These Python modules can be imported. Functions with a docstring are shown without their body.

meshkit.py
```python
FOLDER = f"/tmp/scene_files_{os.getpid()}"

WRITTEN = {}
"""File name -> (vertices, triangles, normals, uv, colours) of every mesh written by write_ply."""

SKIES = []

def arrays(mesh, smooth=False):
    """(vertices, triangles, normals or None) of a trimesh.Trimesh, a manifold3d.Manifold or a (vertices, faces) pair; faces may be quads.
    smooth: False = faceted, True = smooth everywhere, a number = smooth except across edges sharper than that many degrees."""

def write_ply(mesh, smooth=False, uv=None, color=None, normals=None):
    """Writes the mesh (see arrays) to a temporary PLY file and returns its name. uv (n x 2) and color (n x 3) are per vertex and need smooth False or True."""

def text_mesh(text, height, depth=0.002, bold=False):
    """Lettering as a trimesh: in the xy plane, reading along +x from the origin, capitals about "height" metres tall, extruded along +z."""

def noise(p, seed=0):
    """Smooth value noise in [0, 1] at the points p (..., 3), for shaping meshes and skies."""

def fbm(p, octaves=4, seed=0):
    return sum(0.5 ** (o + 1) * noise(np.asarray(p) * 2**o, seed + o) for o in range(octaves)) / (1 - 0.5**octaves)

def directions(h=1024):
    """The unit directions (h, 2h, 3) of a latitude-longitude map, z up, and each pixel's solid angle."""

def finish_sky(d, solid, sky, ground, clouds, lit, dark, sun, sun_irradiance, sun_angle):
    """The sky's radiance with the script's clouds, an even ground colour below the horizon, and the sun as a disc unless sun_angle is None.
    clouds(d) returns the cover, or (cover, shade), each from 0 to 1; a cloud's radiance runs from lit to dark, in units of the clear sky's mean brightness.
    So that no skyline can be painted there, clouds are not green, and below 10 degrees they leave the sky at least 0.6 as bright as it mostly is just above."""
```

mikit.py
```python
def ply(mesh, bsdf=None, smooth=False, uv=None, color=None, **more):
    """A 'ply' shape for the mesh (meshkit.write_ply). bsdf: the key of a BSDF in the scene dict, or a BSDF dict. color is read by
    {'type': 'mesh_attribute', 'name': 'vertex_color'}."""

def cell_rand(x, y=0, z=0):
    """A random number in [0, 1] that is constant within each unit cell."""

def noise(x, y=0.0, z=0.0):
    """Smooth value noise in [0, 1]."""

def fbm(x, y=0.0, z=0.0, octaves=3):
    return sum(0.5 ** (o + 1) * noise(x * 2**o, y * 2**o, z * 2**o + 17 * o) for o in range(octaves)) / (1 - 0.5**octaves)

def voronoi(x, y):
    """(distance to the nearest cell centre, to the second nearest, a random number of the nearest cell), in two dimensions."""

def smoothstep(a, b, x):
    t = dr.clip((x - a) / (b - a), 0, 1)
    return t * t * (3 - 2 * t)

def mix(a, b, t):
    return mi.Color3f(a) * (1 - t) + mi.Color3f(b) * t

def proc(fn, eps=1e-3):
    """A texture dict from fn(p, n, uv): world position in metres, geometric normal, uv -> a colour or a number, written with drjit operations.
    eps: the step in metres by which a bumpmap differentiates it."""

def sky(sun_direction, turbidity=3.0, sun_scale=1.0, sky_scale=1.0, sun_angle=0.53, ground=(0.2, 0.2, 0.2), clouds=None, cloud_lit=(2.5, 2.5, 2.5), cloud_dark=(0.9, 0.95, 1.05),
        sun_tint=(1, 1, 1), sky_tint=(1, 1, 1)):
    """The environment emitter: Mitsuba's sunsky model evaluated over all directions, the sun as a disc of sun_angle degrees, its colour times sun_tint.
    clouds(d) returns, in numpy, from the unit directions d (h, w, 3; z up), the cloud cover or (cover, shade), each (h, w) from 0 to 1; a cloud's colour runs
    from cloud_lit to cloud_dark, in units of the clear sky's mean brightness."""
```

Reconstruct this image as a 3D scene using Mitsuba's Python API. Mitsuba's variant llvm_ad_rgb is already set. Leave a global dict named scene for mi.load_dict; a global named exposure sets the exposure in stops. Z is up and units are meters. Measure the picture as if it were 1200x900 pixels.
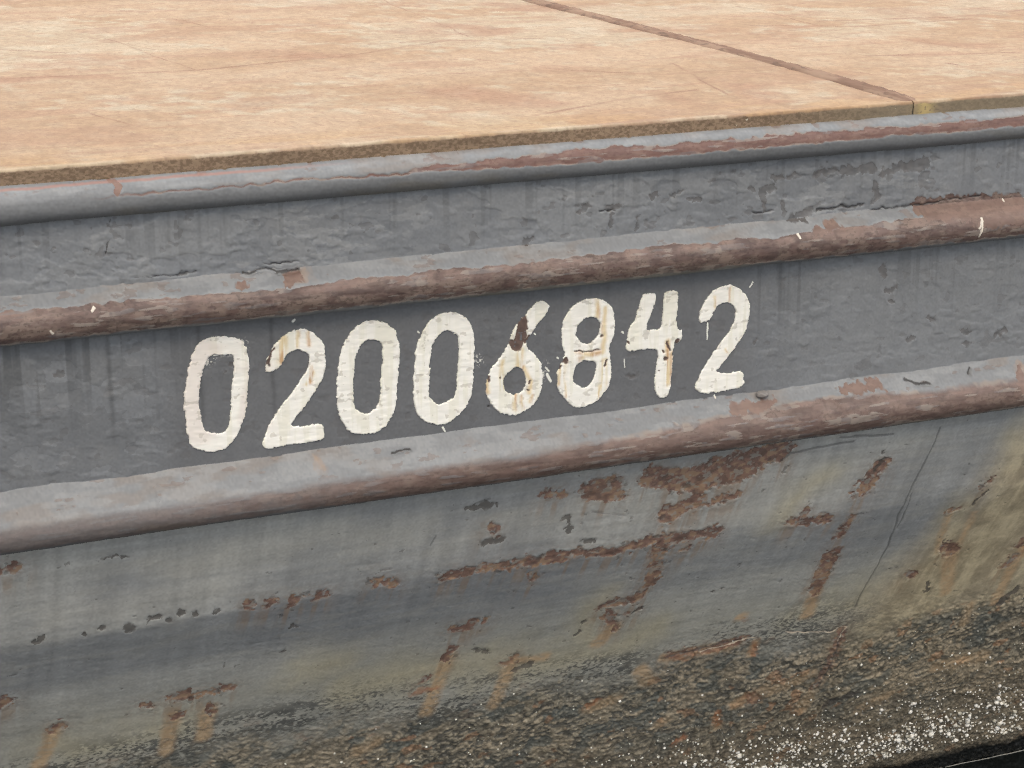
import math
import numpy as np
import trimesh
import drjit as dr
import mitsuba as mi
import mikit
from mikit import noise, fbm, voronoi, smoothstep, mix, proc
import meshkit
from scipy.ndimage import gaussian_filter1d
from shapely import Polygon, points as sh_points, contains as sh_contains, distance as sh_distance

T = mi.ScalarTransform4f
scene, labels = {}, {}

# ------------------------------------------------------------------ camera, sky, exposure
EYE = [-1.3839, -3.1595, 1.0309]
scene['camera'] = {'type': 'perspective', 'fov': 27.23, 'fov_axis': 'x', 'near_clip': 0.05, 'far_clip': 3000.0,
                   'to_world': T().look_at(origin=EYE, target=[0, 0, 0], up=[0, 0, 1])}


def overcast(d):
    cover = np.ones(d.shape[:2])
    shade = 0.85 * (1 - np.clip(d[..., 2], 0, 1)) + 0.30 * (meshkit.fbm(d * 2.2 + 5.0, 4, 3) - 0.5)      # an overcast sky is brightest overhead
    return cover, shade


scene['sky'] = mikit.sky((-0.25, -0.62, 0.74), turbidity=3, sun_scale=0.16, sun_angle=24, clouds=overcast,
                         cloud_lit=(3.0, 3.08, 3.18), cloud_dark=(0.95, 1.0, 1.07), ground=(0.1, 0.1, 0.1))
exposure = 2.72

WATER_Z = -1.335

# ------------------------------------------------------------------ wear of the barge, in hull metres: (x0, z0, x1, z1, radius)
FEAT={
 'rust':[[0.341,-0.2291,0.4,-0.2214,0.0245],[0.4,-0.2214,0.484,-0.2059,0.0246],[0.484,-0.2059,0.545,-0.2,0.0248],[0.2832,-0.208,0.3525,-0.2387,0.0211],[0.3825,-0.2515,0.4604,-0.2449,0.0148],[0.4604,-0.2449,0.4931,-0.2346,0.0149],[0.162,-0.2183,0.2118,-0.2153,0.0144],[0.1634,-0.2377,0.2344,-0.2498,0.0096],[0.3453,-0.3063,0.3934,-0.2889,0.0198],[0.4329,-0.2957,0.4791,-0.2876,0.0083],[0.4055,-0.4099,0.4691,-0.3714,0.0017],[-0.0878,-0.3778,-0.0232,-0.3722,0.0088],[-0.0232,-0.3722,0.0604,-0.3724,0.0089],[0.0604,-0.3724,0.1461,-0.3748,0.009],[0.1461,-0.3748,0.252,-0.3809,0.0091],[0.252,-0.3809,0.3113,-0.3733,0.0092],[0.3113,-0.3733,0.3911,-0.3716,0.0092],[0.3911,-0.3716,0.4632,-0.3703,0.0093],[-0.2166,-0.3637,-0.1829,-0.3727,0.0095],[0.1112,-0.372,0.1807,-0.3753,0.0115],[0.3186,-0.3683,0.3911,-0.3716,0.0134],[0.3519,-0.3877,0.3623,-0.4472,0.0135],[0.3623,-0.4472,0.3665,-0.4954,0.0137],[0.3665,-0.4954,0.3522,-0.5305,0.0139],[0.3522,-0.5305,0.3071,-0.5323,0.0087],[0.3071,-0.5323,0.2831,-0.5364,0.0086],[0.3042,-0.5654,0.3388,-0.6122,0.0088],[0.3545,-0.5721,0.371,-0.5661,0.0053],[0.7826,-0.2677,0.7677,-0.3203,0.0174],[0.762,-0.3255,0.7599,-0.3355,0.0087],[0.6524,-0.3543,0.6514,-0.3667,0.0087],[0.6232,-0.3766,0.7173,-0.3877,0.0087],[0.768,-0.3929,0.7679,-0.4397,0.0089],[0.7776,-0.4945,0.7821,-0.5789,0.0164],[0.7852,-0.5944,0.7882,-0.61,0.0093],[-0.0299,-0.5279,0.0024,-0.5332,0.0101],[0.0048,-0.5172,0.0366,-0.52,0.005],[0.0988,-0.4155,0.104,-0.4212,0.0066],[-0.0188,-0.2747,-0.0078,-0.2883,0.0079],[-0.5636,-0.5914,-0.5013,-0.5891,0.0066],[-0.5013,-0.5891,-0.4495,-0.5862,0.0066],[-0.6099,-0.5931,-0.5886,-0.6035,0.0041],[-0.8754,-0.2065,-0.8459,-0.2069,0.0059],[-0.8622,-0.5229,-0.8481,-0.5176,0.0111],[-0.4517,-0.369,-0.4483,-0.3718,0.0078],[-0.4162,-0.3726,-0.4121,-0.3694,0.0062],[-0.3704,-0.3804,-0.367,-0.3729,0.011],[-0.325,-0.3737,-0.3128,-0.3722,0.0079],[0.4983,-0.728,0.5873,-0.7289,0.0093],[0.5873,-0.7289,0.6647,-0.7218,0.0093],[0.912,-0.7478,0.929,-0.8342,0.0117],[0.929,-0.8342,0.9219,-0.9119,0.0119],[1.0676,-0.5347,1.0944,-0.5527,0.0152],[1.2692,-0.6264,1.2795,-0.6133,0.0118],[1.0035,-0.6038,1.0224,-0.6078,0.0076],[-0.0128,-0.5915,-0.016,-0.6194,0.0085],[0.1194,-0.6621,0.1306,-0.6502,0.0105],[-0.7643,-0.6188,-0.7562,-0.6071,0.0082],[-0.5416,-0.6418,-0.5314,-0.6351,0.0083],[-0.4796,-0.63,-0.4699,-0.642,0.0083],[-0.052,-0.6658,-0.0476,-0.6621,0.0069],[0.0757,-0.2189,0.1092,-0.2208,0.0063],[1.0102,-0.4255,1.0316,-0.4201,0.0055],[1.0594,-0.3654,1.073,-0.3505,0.0055],[0.7553,-0.9109,0.7768,-0.935,0.0098],[1.2663,-0.5751,1.2742,-0.5515,0.0078],[0.6593,-0.0837,0.7309,-0.0866,0.01],[0.4211,-0.0946,0.5026,-0.0901,0.0097],[0.8097,0.2363,1.0269,0.2284,0.0203],[-0.3964,0.2244,-0.3755,0.2312,0.0101],[1.0385,-0.0995,1.0369,-0.1156,0.0122],[0.9589,0.194,0.97,0.2025,0.0051],[0.9178,0.2068,1.0157,0.2164,0.0135],[-0.6721,0.4055,-0.6669,0.3975,0.007],[0.5715,0.2224,0.6243,0.2223,0.0064],[-0.4797,0.2264,-0.463,0.2262,0.0043]],
 'dark':[[0.7871,-0.2543,0.7785,-0.2771,0.0069],[0.748,-0.236,0.7811,-0.2333,0.0043],[-0.0285,-0.3077,0.0126,-0.3075,0.0072],[-0.074,-0.2251,-0.0159,-0.2258,0.0047],[0.1321,-0.2824,0.1442,-0.312,0.0064],[0.1727,-0.345,0.2077,-0.3475,0.0033],[-0.8158,-0.3725,-0.8046,-0.3711,0.0061],[-0.7341,-0.3672,-0.7334,-0.3773,0.0038],[-0.7097,-0.3687,-0.6998,-0.3669,0.0038],[-0.6606,-0.3696,-0.6567,-0.3806,0.0038],[-0.6215,-0.3683,-0.6045,-0.3621,0.0061],[-0.5889,-0.3715,-0.5649,-0.3608,0.0046],[-0.5493,-0.3681,-0.5391,-0.3663,0.0039],[-0.5085,-0.3729,-0.4998,-0.3708,0.0039],[-0.3542,-0.4481,-0.3497,-0.4469,0.0048],[-0.3562,-0.5095,-0.3476,-0.5047,0.0049],[-0.7185,-0.2154,-0.6907,-0.2153,0.0024],[-0.6907,-0.2153,-0.6627,-0.2153,0.0024],[0.5515,-0.483,0.5594,-0.4751,0.0044],[0.4801,0.2972,0.4829,0.2606,0.0064],[0.4835,0.2985,0.4973,0.2974,0.008],[0.7111,0.2848,0.7153,0.2721,0.0082],[0.5002,0.3168,0.5157,0.3186,0.0064],[0.5295,0.3191,0.5468,0.3223,0.0064],[0.5889,0.316,0.6204,0.3212,0.0073],[0.6418,0.3165,0.7024,0.3195,0.009],[0.7227,0.3087,0.7334,0.311,0.0082],[0.746,0.3131,0.8187,0.3185,0.0108],[0.5358,0.2412,0.5806,0.2523,0.0064],[0.1837,0.2947,0.1823,0.2624,0.0054],[0.2325,0.2862,0.2327,0.2461,0.0039],[0.2601,0.3031,0.2732,0.3065,0.0062],[0.2997,0.3028,0.3228,0.3069,0.0054],[0.0196,0.2447,0.0357,0.2489,0.006],[0.1196,0.2883,0.1436,0.2951,0.0046],[0.1757,0.2909,0.1951,0.2922,0.0054],[0.5224,0.2694,0.5212,0.2512,0.004],[0.4577,0.302,0.4578,0.299,0.0047],[0.3364,0.2909,0.3564,0.2907,0.0039],[0.7371,0.131,0.7378,0.1182,0.0075],[0.7432,0.0857,0.7669,0.0913,0.0058],[0.7532,0.0718,0.7608,0.0678,0.005],[0.8043,-0.0116,0.8098,-0.0089,0.0051],[0.9233,-0.0049,0.9351,-0.0095,0.0069],[0.998,-0.023,1.0169,-0.015,0.007],[0.927,-0.0318,0.9369,-0.0345,0.0052],[0.4731,0.025,0.4715,0.0189,0.004],[0.2196,-0.0133,0.2263,-0.0156,0.0055],[0.8414,0.0286,0.8529,0.0257,0.0034],[-0.5032,0.0735,-0.4975,0.0756,0.0036],[-0.4938,0.0951,-0.4898,0.0904,0.0029],[-0.7695,0.1104,-0.7618,0.1067,0.0036],[0.7051,0.2589,0.7227,0.2684,0.0041],[0.5277,-0.5478,0.5465,-0.5471,0.0044],[1.0807,-0.6478,1.0871,-0.6694,0.0068],[0.2525,-0.6139,0.2577,-0.574,0.0035],[0.3564,-0.5773,0.374,-0.5644,0.0044],[1.0639,-0.412,1.0765,-0.3795,0.0055],[1.3461,-0.7193,1.3245,-0.7561,0.0121],[0.9818,-0.9947,1.0393,-0.9733,0.0122],[0.0565,-0.8031,0.0917,-0.7973,0.0054],[0.1456,-0.6854,0.1714,-0.6795,0.0071],[0.0433,-0.6051,0.0738,-0.6196,0.0052]],
 'crack':[[-0.4663,0.2387,-0.4476,0.2394,0.0023],[-0.4476,0.2394,-0.4271,0.2425,0.0023],[-0.4271,0.2425,-0.404,0.2363,0.0023],[-0.404,0.2363,-0.3824,0.2368,0.0023],[-0.3824,0.2368,-0.3749,0.2373,0.0023],[-0.4433,0.2479,-0.4149,0.2507,0.0019],[-0.4149,0.2507,-0.375,0.2497,0.0019],[0.8903,-0.1943,0.8895,-0.2645,0.0021],[0.8895,-0.2645,0.8823,-0.3354,0.0021],[0.8823,-0.3354,0.8866,-0.4134,0.0021],[0.8866,-0.4134,0.9098,-0.5024,0.0022],[0.9098,-0.5024,0.9138,-0.5823,0.0022],[0.9138,-0.5823,0.9153,-0.6827,0.0023],[-0.6708,0.346,-0.6741,0.3356,0.0014],[-0.6741,0.3356,-0.6612,0.3292,0.0014],[-0.6785,0.3066,-0.6846,0.2924,0.0014],[-0.6846,0.2924,-0.6728,0.3128,0.0014],[0.8896,-0.3535,0.8964,-0.3943,0.0014],[0.8964,-0.3943,0.9007,-0.4472,0.0014],[0.6674,-0.1841,0.7852,-0.1942,0.0025],[0.5518,-0.2206,0.5655,-0.2072,0.0027],[0.5655,-0.2072,0.6274,-0.2013,0.0027],[0.6274,-0.2013,0.6998,-0.1969,0.0027],[0.7891,-0.0831,0.8063,-0.091,0.0022],[0.8063,-0.091,0.8382,-0.094,0.0022],[0.9289,-0.0869,0.9376,-0.0799,0.0021],[-0.643,0.2507,-0.5957,0.2488,0.0017],[-0.5957,0.2488,-0.5408,0.2503,0.0017],[-0.2248,-0.0873,-0.1947,-0.0881,0.0019],[-0.0461,-0.0378,-0.043,-0.0382,0.0008],[0.1596,0.2849,0.1919,0.2851,0.0015],[0.1812,-0.2755,0.2551,-0.2964,0.001],[0.4807,-0.7339,0.5854,-0.7235,0.0024],[0.5854,-0.7235,0.6681,-0.7201,0.0024],[0.7665,-0.7225,0.8899,-0.7454,0.0023],[0.8899,-0.7454,0.9177,-0.7363,0.0023],[0.9154,-0.7409,0.9326,-0.8481,0.0025],[0.9326,-0.8481,0.9279,-0.9268,0.0026],[0.7049,0.2436,0.8518,0.2454,0.0022],[0.8518,0.2454,0.9458,0.2502,0.0022],[0.4589,0.2565,0.5019,0.259,0.0019],[0.5895,0.2516,0.6873,0.2526,0.002],[-0.1276,-0.297,-0.1197,-0.2794,0.0016],[-0.0551,-0.2153,-0.0317,-0.2118,0.0019]],
 'orange':[[-0.0136,-0.6152,-0.0245,-0.7649,0.0139],[0.131,-0.6649,0.1206,-0.7798,0.0142],[0.1385,-0.6594,0.2033,-0.6629,0.0088],[-0.5455,-0.6361,-0.5468,-0.7349,0.0151],[-0.4766,-0.6402,-0.4813,-0.7146,0.0151],[-0.7621,-0.6287,-0.7825,-0.7094,0.0149],[0.3298,-0.6077,0.3124,-0.645,0.0177],[1.0828,-0.4444,1.1009,-0.5415,0.0075],[1.1009,-0.5415,1.1079,-0.5931,0.0076],[1.0926,-0.5648,1.1451,-0.6818,0.0155],[1.2912,-0.5802,1.295,-0.6573,0.0138],[1.295,-0.6573,1.3033,-0.7412,0.014],[1.0163,-0.4363,1.0517,-0.5439,0.0065],[0.7917,-0.6132,0.7991,-0.6771,0.015],[-0.3964,0.2244,-0.37,0.2308,0.0115],[1.0402,-0.097,1.0358,-0.1199,0.014],[0.4895,-0.7309,0.6478,-0.7305,0.0149],[0.7,-0.735,0.7024,-0.7684,0.0094],[0.7198,-0.9287,0.7824,-0.899,0.0157],[0.6828,-0.9541,0.7067,-0.9983,0.0099],[0.3508,-0.8483,0.4058,-0.8366,0.0168],[0.4394,-0.7564,0.4737,-0.8025,0.0167],[0.5409,-0.9496,0.5585,-0.9408,0.0116],[0.6276,-0.6512,0.6352,-0.6455,0.0092],[0.7985,-0.9136,0.891,-0.8778,0.0158],[-0.1511,-0.8429,-0.1187,-0.8267,0.0161],[1.0881,-1.0356,1.144,-1.0076,0.0166],[1.2484,-0.9362,1.3638,-0.9359,0.0209],[-0.3585,-0.085,-0.3522,-0.0989,0.0074],[1.2368,-0.7424,1.2482,-0.8022,0.0101],[0.9159,-0.9509,0.9146,-0.9915,0.0181]],
 'tan':[[-0.3189,-0.7728,-0.2718,-0.749,0.0278],[-0.2718,-0.749,-0.1288,-0.7746,0.028],[-0.1288,-0.7746,-0.0947,-0.8583,0.0285],[-0.2204,-0.849,-0.073,-0.8768,0.0323],[0.4517,-0.7344,0.5508,-0.7959,0.0446],[0.5508,-0.7959,0.6337,-0.9202,0.0458],[0.7076,-0.7823,0.8796,-0.7968,0.0423],[0.7852,-0.8786,0.9028,-0.9072,0.0473],[0.4313,-0.921,0.5985,-0.9378,0.0461],[0.9979,-0.8241,1.2086,-0.8996,0.0604],[1.1644,-0.7577,1.3614,-0.7484,0.0523],[1.0671,-0.7363,1.2422,-0.8272,0.0519],[1.1235,-0.961,1.4758,-1.0184,0.0421],[0.1137,-0.889,0.2623,-0.8769,0.0296],[-0.4511,-0.7853,-0.3679,-0.7838,0.0243]],
 'yellow':[[1.2519,-0.3764,1.1843,-0.5837,0.08],[1.1843,-0.5837,1.0747,-0.6617,0.0813],[1.0949,-0.3076,1.0971,-0.2664,0.029],[0.3881,-0.6578,0.0589,-0.6643,0.046],[0.0589,-0.6643,-0.1905,-0.6382,0.0448],[-0.3351,-0.5779,-0.239,-0.5668,0.0365],[0.6821,-0.2515,0.5966,-0.328,0.0375],[0.2817,-0.5122,0.2781,-0.6078,0.0348],[-0.5469,-0.6639,-0.734,-0.6598,0.0333],[1.0332,-0.43,1.0607,-0.6335,0.0414],[0.2033,-0.6629,0.0622,-0.6771,0.0246],[0.8874,-0.6215,0.7878,-0.6746,0.0263]],
 'lightpaint':[[-0.4098,-0.1807,-0.4189,-0.2893,0.0076],[-0.6111,-0.2431,-0.4063,-0.2452,0.0271],[-0.4063,-0.2452,-0.1447,-0.2464,0.0276],[-0.1027,-0.3017,0.0893,-0.2787,0.0254],[0.0893,-0.2787,0.2929,-0.2755,0.0258],[0.4673,-0.3258,0.6649,-0.3091,0.0272],[-0.7894,-0.3362,-0.5173,-0.3171,0.0274]],
 'hot':[[0.4971,-0.7302,0.5365,-0.742,0.0111],[0.5355,-0.7393,0.6001,-0.7369,0.0056],[0.6001,-0.7369,0.6579,-0.7253,0.0056],[0.7022,-0.7355,0.71,-0.7778,0.0076],[0.6807,-0.9482,0.7046,-0.9923,0.0089],[-0.0656,-0.6985,-0.0224,-0.6948,0.007],[0.3492,-0.8428,0.3653,-0.8316,0.0093],[0.6074,-1.0269,0.6232,-1.0119,0.0099],[0.7506,-0.9097,0.77,-0.9279,0.0079],[1.2812,-0.5782,1.3079,-0.609,0.0079],[1.0614,-0.5235,1.096,-0.5555,0.0076],[0.6331,-0.65,0.6493,-0.6611,0.0055],[0.1199,-0.6573,0.1344,-0.6512,0.007]],
 'white':[[0.5729,-0.7331,0.6279,-0.7309,0.0017],[0.6279,-0.7309,0.6681,-0.7201,0.0017],[0.6681,-0.7201,0.6969,-0.7217,0.0017],[0.7665,-0.7225,0.834,-0.7365,0.0017],[0.834,-0.7365,0.8911,-0.7482,0.0017],[0.8911,-0.7482,0.9072,-0.7365,0.0017],[0.9072,-0.7365,0.9235,-0.7402,0.0017],[0.9235,-0.7402,0.917,-0.7848,0.0012],[0.3767,0.0669,0.3758,0.0374,0.0014],[0.4595,0.1236,0.4644,0.1324,0.0014],[0.2125,0.02,0.2144,0.0044,0.0009],[0.0655,0.0095,0.072,-0.0035,0.0025],[0.0688,0.0152,0.0623,0.022,0.0015],[-0.3861,0.1514,-0.3831,0.1539,0.0019],[0.207,0.0698,0.2103,0.0664,0.0014],[-0.1278,-0.0608,-0.1238,-0.0684,0.0015],[0.0848,0.0377,0.0864,0.036,0.0014],[0.3932,-0.0683,0.3939,-0.0725,0.0014],[0.0415,0.0848,0.0431,0.0831,0.0012],[-0.1697,0.1108,-0.1682,0.1091,0.0012],[0.5342,0.2189,0.5369,0.2134,0.0024],[0.9134,0.198,0.9222,0.2151,0.002],[0.9222,0.2151,0.9167,0.1828,0.002],[-0.7822,0.1891,-0.7796,0.1844,0.0017],[-0.7174,0.2122,-0.7125,0.2164,0.0021],[0.9917,0.238,0.9909,0.2356,0.0017]],
 'dbare':[[0.0193,0.1042,0.0153,0.0847,0.0099],[0.0153,0.0847,0.0088,0.068,0.0099],[0.0232,0.1138,0.0272,0.0959,0.0033],[-0.0018,0.0741,0.0088,0.063,0.0052],[0.0233,0.0738,0.0285,0.082,0.0033],[-0.0438,0.0176,-0.0443,0.0139,0.0028],[-0.022,0.0148,-0.0212,0.0142,0.0019],[0.0317,0.0008,0.0311,-0.0011,0.0024],[0.0288,-0.013,0.0296,-0.0141,0.0019],[0.1155,0.0459,0.1318,0.0425,0.0012],[0.1318,0.0425,0.1508,0.0414,0.0012],[0.1508,0.0414,0.1658,0.0427,0.0012],[0.0928,0.0307,0.1009,0.0298,0.0033],[0.0981,0.0339,0.0995,0.0261,0.0033],[0.0888,0.0185,0.0902,0.0208,0.0024],[0.1695,0.069,0.169,0.0673,0.0024],[0.1784,0.0208,0.1752,0.0135,0.0019],[0.1388,0.0223,0.1538,0.0211,0.0021],[0.2945,0.0411,0.3018,0.0261,0.0019],[0.2906,0.0248,0.2897,0.0267,0.0021],[0.2923,0.0116,0.2965,0.0124,0.0028],[0.3142,0.0389,0.3183,0.0411,0.0038],[0.3077,0.0163,0.3103,0.0264,0.0019],[0.2197,0.0507,0.2203,0.0481,0.0021],[0.2816,-0.0087,0.2822,-0.0093,0.0012],[-0.4303,0.0819,-0.4235,0.1045,0.002],[-0.4235,0.1045,-0.4183,0.1089,0.002],[-0.4325,0.0855,-0.4289,0.0918,0.002]],
 'dstain':[[0.0154,0.0572,0.0114,0.0325,0.0052],[-0.0175,0.0434,-0.0202,0.0136,0.0033],[-0.0202,0.0136,-0.0189,-0.0067,0.0033],[0.0194,0.0291,0.0327,0.0022,0.0038],[0.0327,0.0022,0.0301,-0.0177,0.0038],[0.0049,-0.0197,0.0036,-0.045,0.0033],[0.0168,-0.0237,0.0195,-0.047,0.0019],[0.0355,-0.0235,0.0328,-0.0359,0.0028],[-0.0464,0.0117,-0.0452,-0.0086,0.0033],[0.1578,0.1322,0.1596,0.1018,0.0043],[0.1743,0.1154,0.1722,0.07,0.0038],[0.1722,0.07,0.17,0.0371,0.0038],[0.1729,0.0215,0.1749,-0.0199,0.0047],[0.1681,-0.0242,0.1628,-0.0391,0.0038],[0.121,0.0427,0.1427,0.0377,0.0038],[0.1427,0.0377,0.1645,0.0378,0.0038],[0.0982,0.025,0.0971,-0.0106,0.0043],[0.0888,0.021,0.0863,-0.0093,0.0028],[0.1265,0.0319,0.1319,0.0338,0.0047],[0.0998,-0.0058,0.1014,-0.0315,0.0024],[0.2973,0.0408,0.2967,0.0072,0.0057],[0.2967,0.0072,0.2962,-0.0344,0.0057],[0.3062,0.0217,0.3001,-0.0192,0.0033],[0.4131,0.0148,0.4153,0.0093,0.0019],[0.3885,0.1136,0.389,0.0955,0.0019],[0.4165,0.1289,0.4173,0.1029,0.0014],[-0.3605,0.0704,-0.3611,0.0485,0.0053],[-0.4028,0.1222,-0.4072,0.0893,0.0066],[-0.3789,0.1328,-0.3797,0.1096,0.0027],[-0.3621,0.131,-0.3593,0.1106,0.0027],[-0.3539,0.0629,-0.368,0.0443,0.0033]],
 'deck':[[-0.3347,1.4411,-0.3093,1.1339,0.0018],[-0.3093,1.1339,-0.2818,0.8952,0.0018],[-0.6597,0.9368,-0.452,0.907,0.0018],[-0.452,0.907,-0.2322,0.899,0.0018],[-0.2322,0.899,0.0407,0.9666,0.0018],[0.0407,0.9666,0.3233,1.1062,0.0018],[0.3233,1.1062,0.544,1.0562,0.0018],[-0.3673,1.4711,-0.3467,1.4463,0.0029],[0.1511,0.6552,0.3021,0.6394,0.002],[0.3471,0.6453,0.5282,0.4653,0.0022],[0.5282,0.4653,0.7256,0.4795,0.0022],[0.7256,0.4795,0.8275,0.4869,0.0022],[0.4699,1.9041,0.4349,1.4914,0.002],[0.4349,1.4914,0.4071,1.1636,0.002],[0.0936,0.1406,0.2983,0.2235,0.0022],[0.2983,0.2235,0.4935,0.2801,0.0022],[0.6145,0.5934,0.5191,0.2131,0.0022],[1.0281,0.5341,1.3405,0.4535,0.0016],[0.5638,0.462,0.7523,0.4423,0.0016],[1.2238,1.4109,1.235,1.3471,0.0036],[1.7299,1.1498,1.7585,0.9849,0.0029],[1.2372,1.2694,1.1927,0.9842,0.0022],[1.1156,0.3739,1.1273,0.3556,0.0032],[-0.5882,0.4588,-0.5596,0.3314,0.0022],[1.2516,1.0799,1.6087,1.0136,0.0018],[1.6087,1.0136,1.8223,1.0705,0.0018],[1.0664,1.0737,1.2637,0.9531,0.0016],[1.2637,0.9531,1.6073,0.9778,0.0016],[1.2542,0.6678,1.2812,0.5809,0.0023],[0.2288,1.117,0.2946,1.1342,0.0018],[0.0052,1.6615,0.0125,1.6583,0.0023],[0.03,1.5797,0.0419,1.592,0.0022],[-0.3159,1.3252,-0.2863,1.2235,0.0016],[-0.1153,1.7687,-0.0628,1.4837,0.0014],[0.2781,0.8077,0.3031,0.7563,0.0018],[0.8856,0.3585,0.9062,0.2997,0.0016],[-0.5819,1.353,-0.4619,1.243,0.0014]],
 'pink':[[-0.0034,0.9999,0.0449,0.9787,0.042],[0.4233,1.3553,0.4821,1.1954,0.048],[0.7182,1.6924,0.7624,1.5347,0.048],[0.0955,0.4543,0.1503,0.2673,0.054],[0.6137,0.2845,0.5407,0.0963,0.03],[0.4242,0.2004,0.4314,0.1652,0.03],[-0.6659,0.9036,-0.475,0.8802,0.03],[1.2711,0.6604,1.3309,0.5592,0.036],[0.8339,0.7769,0.8175,0.7111,0.018]],
}
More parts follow.
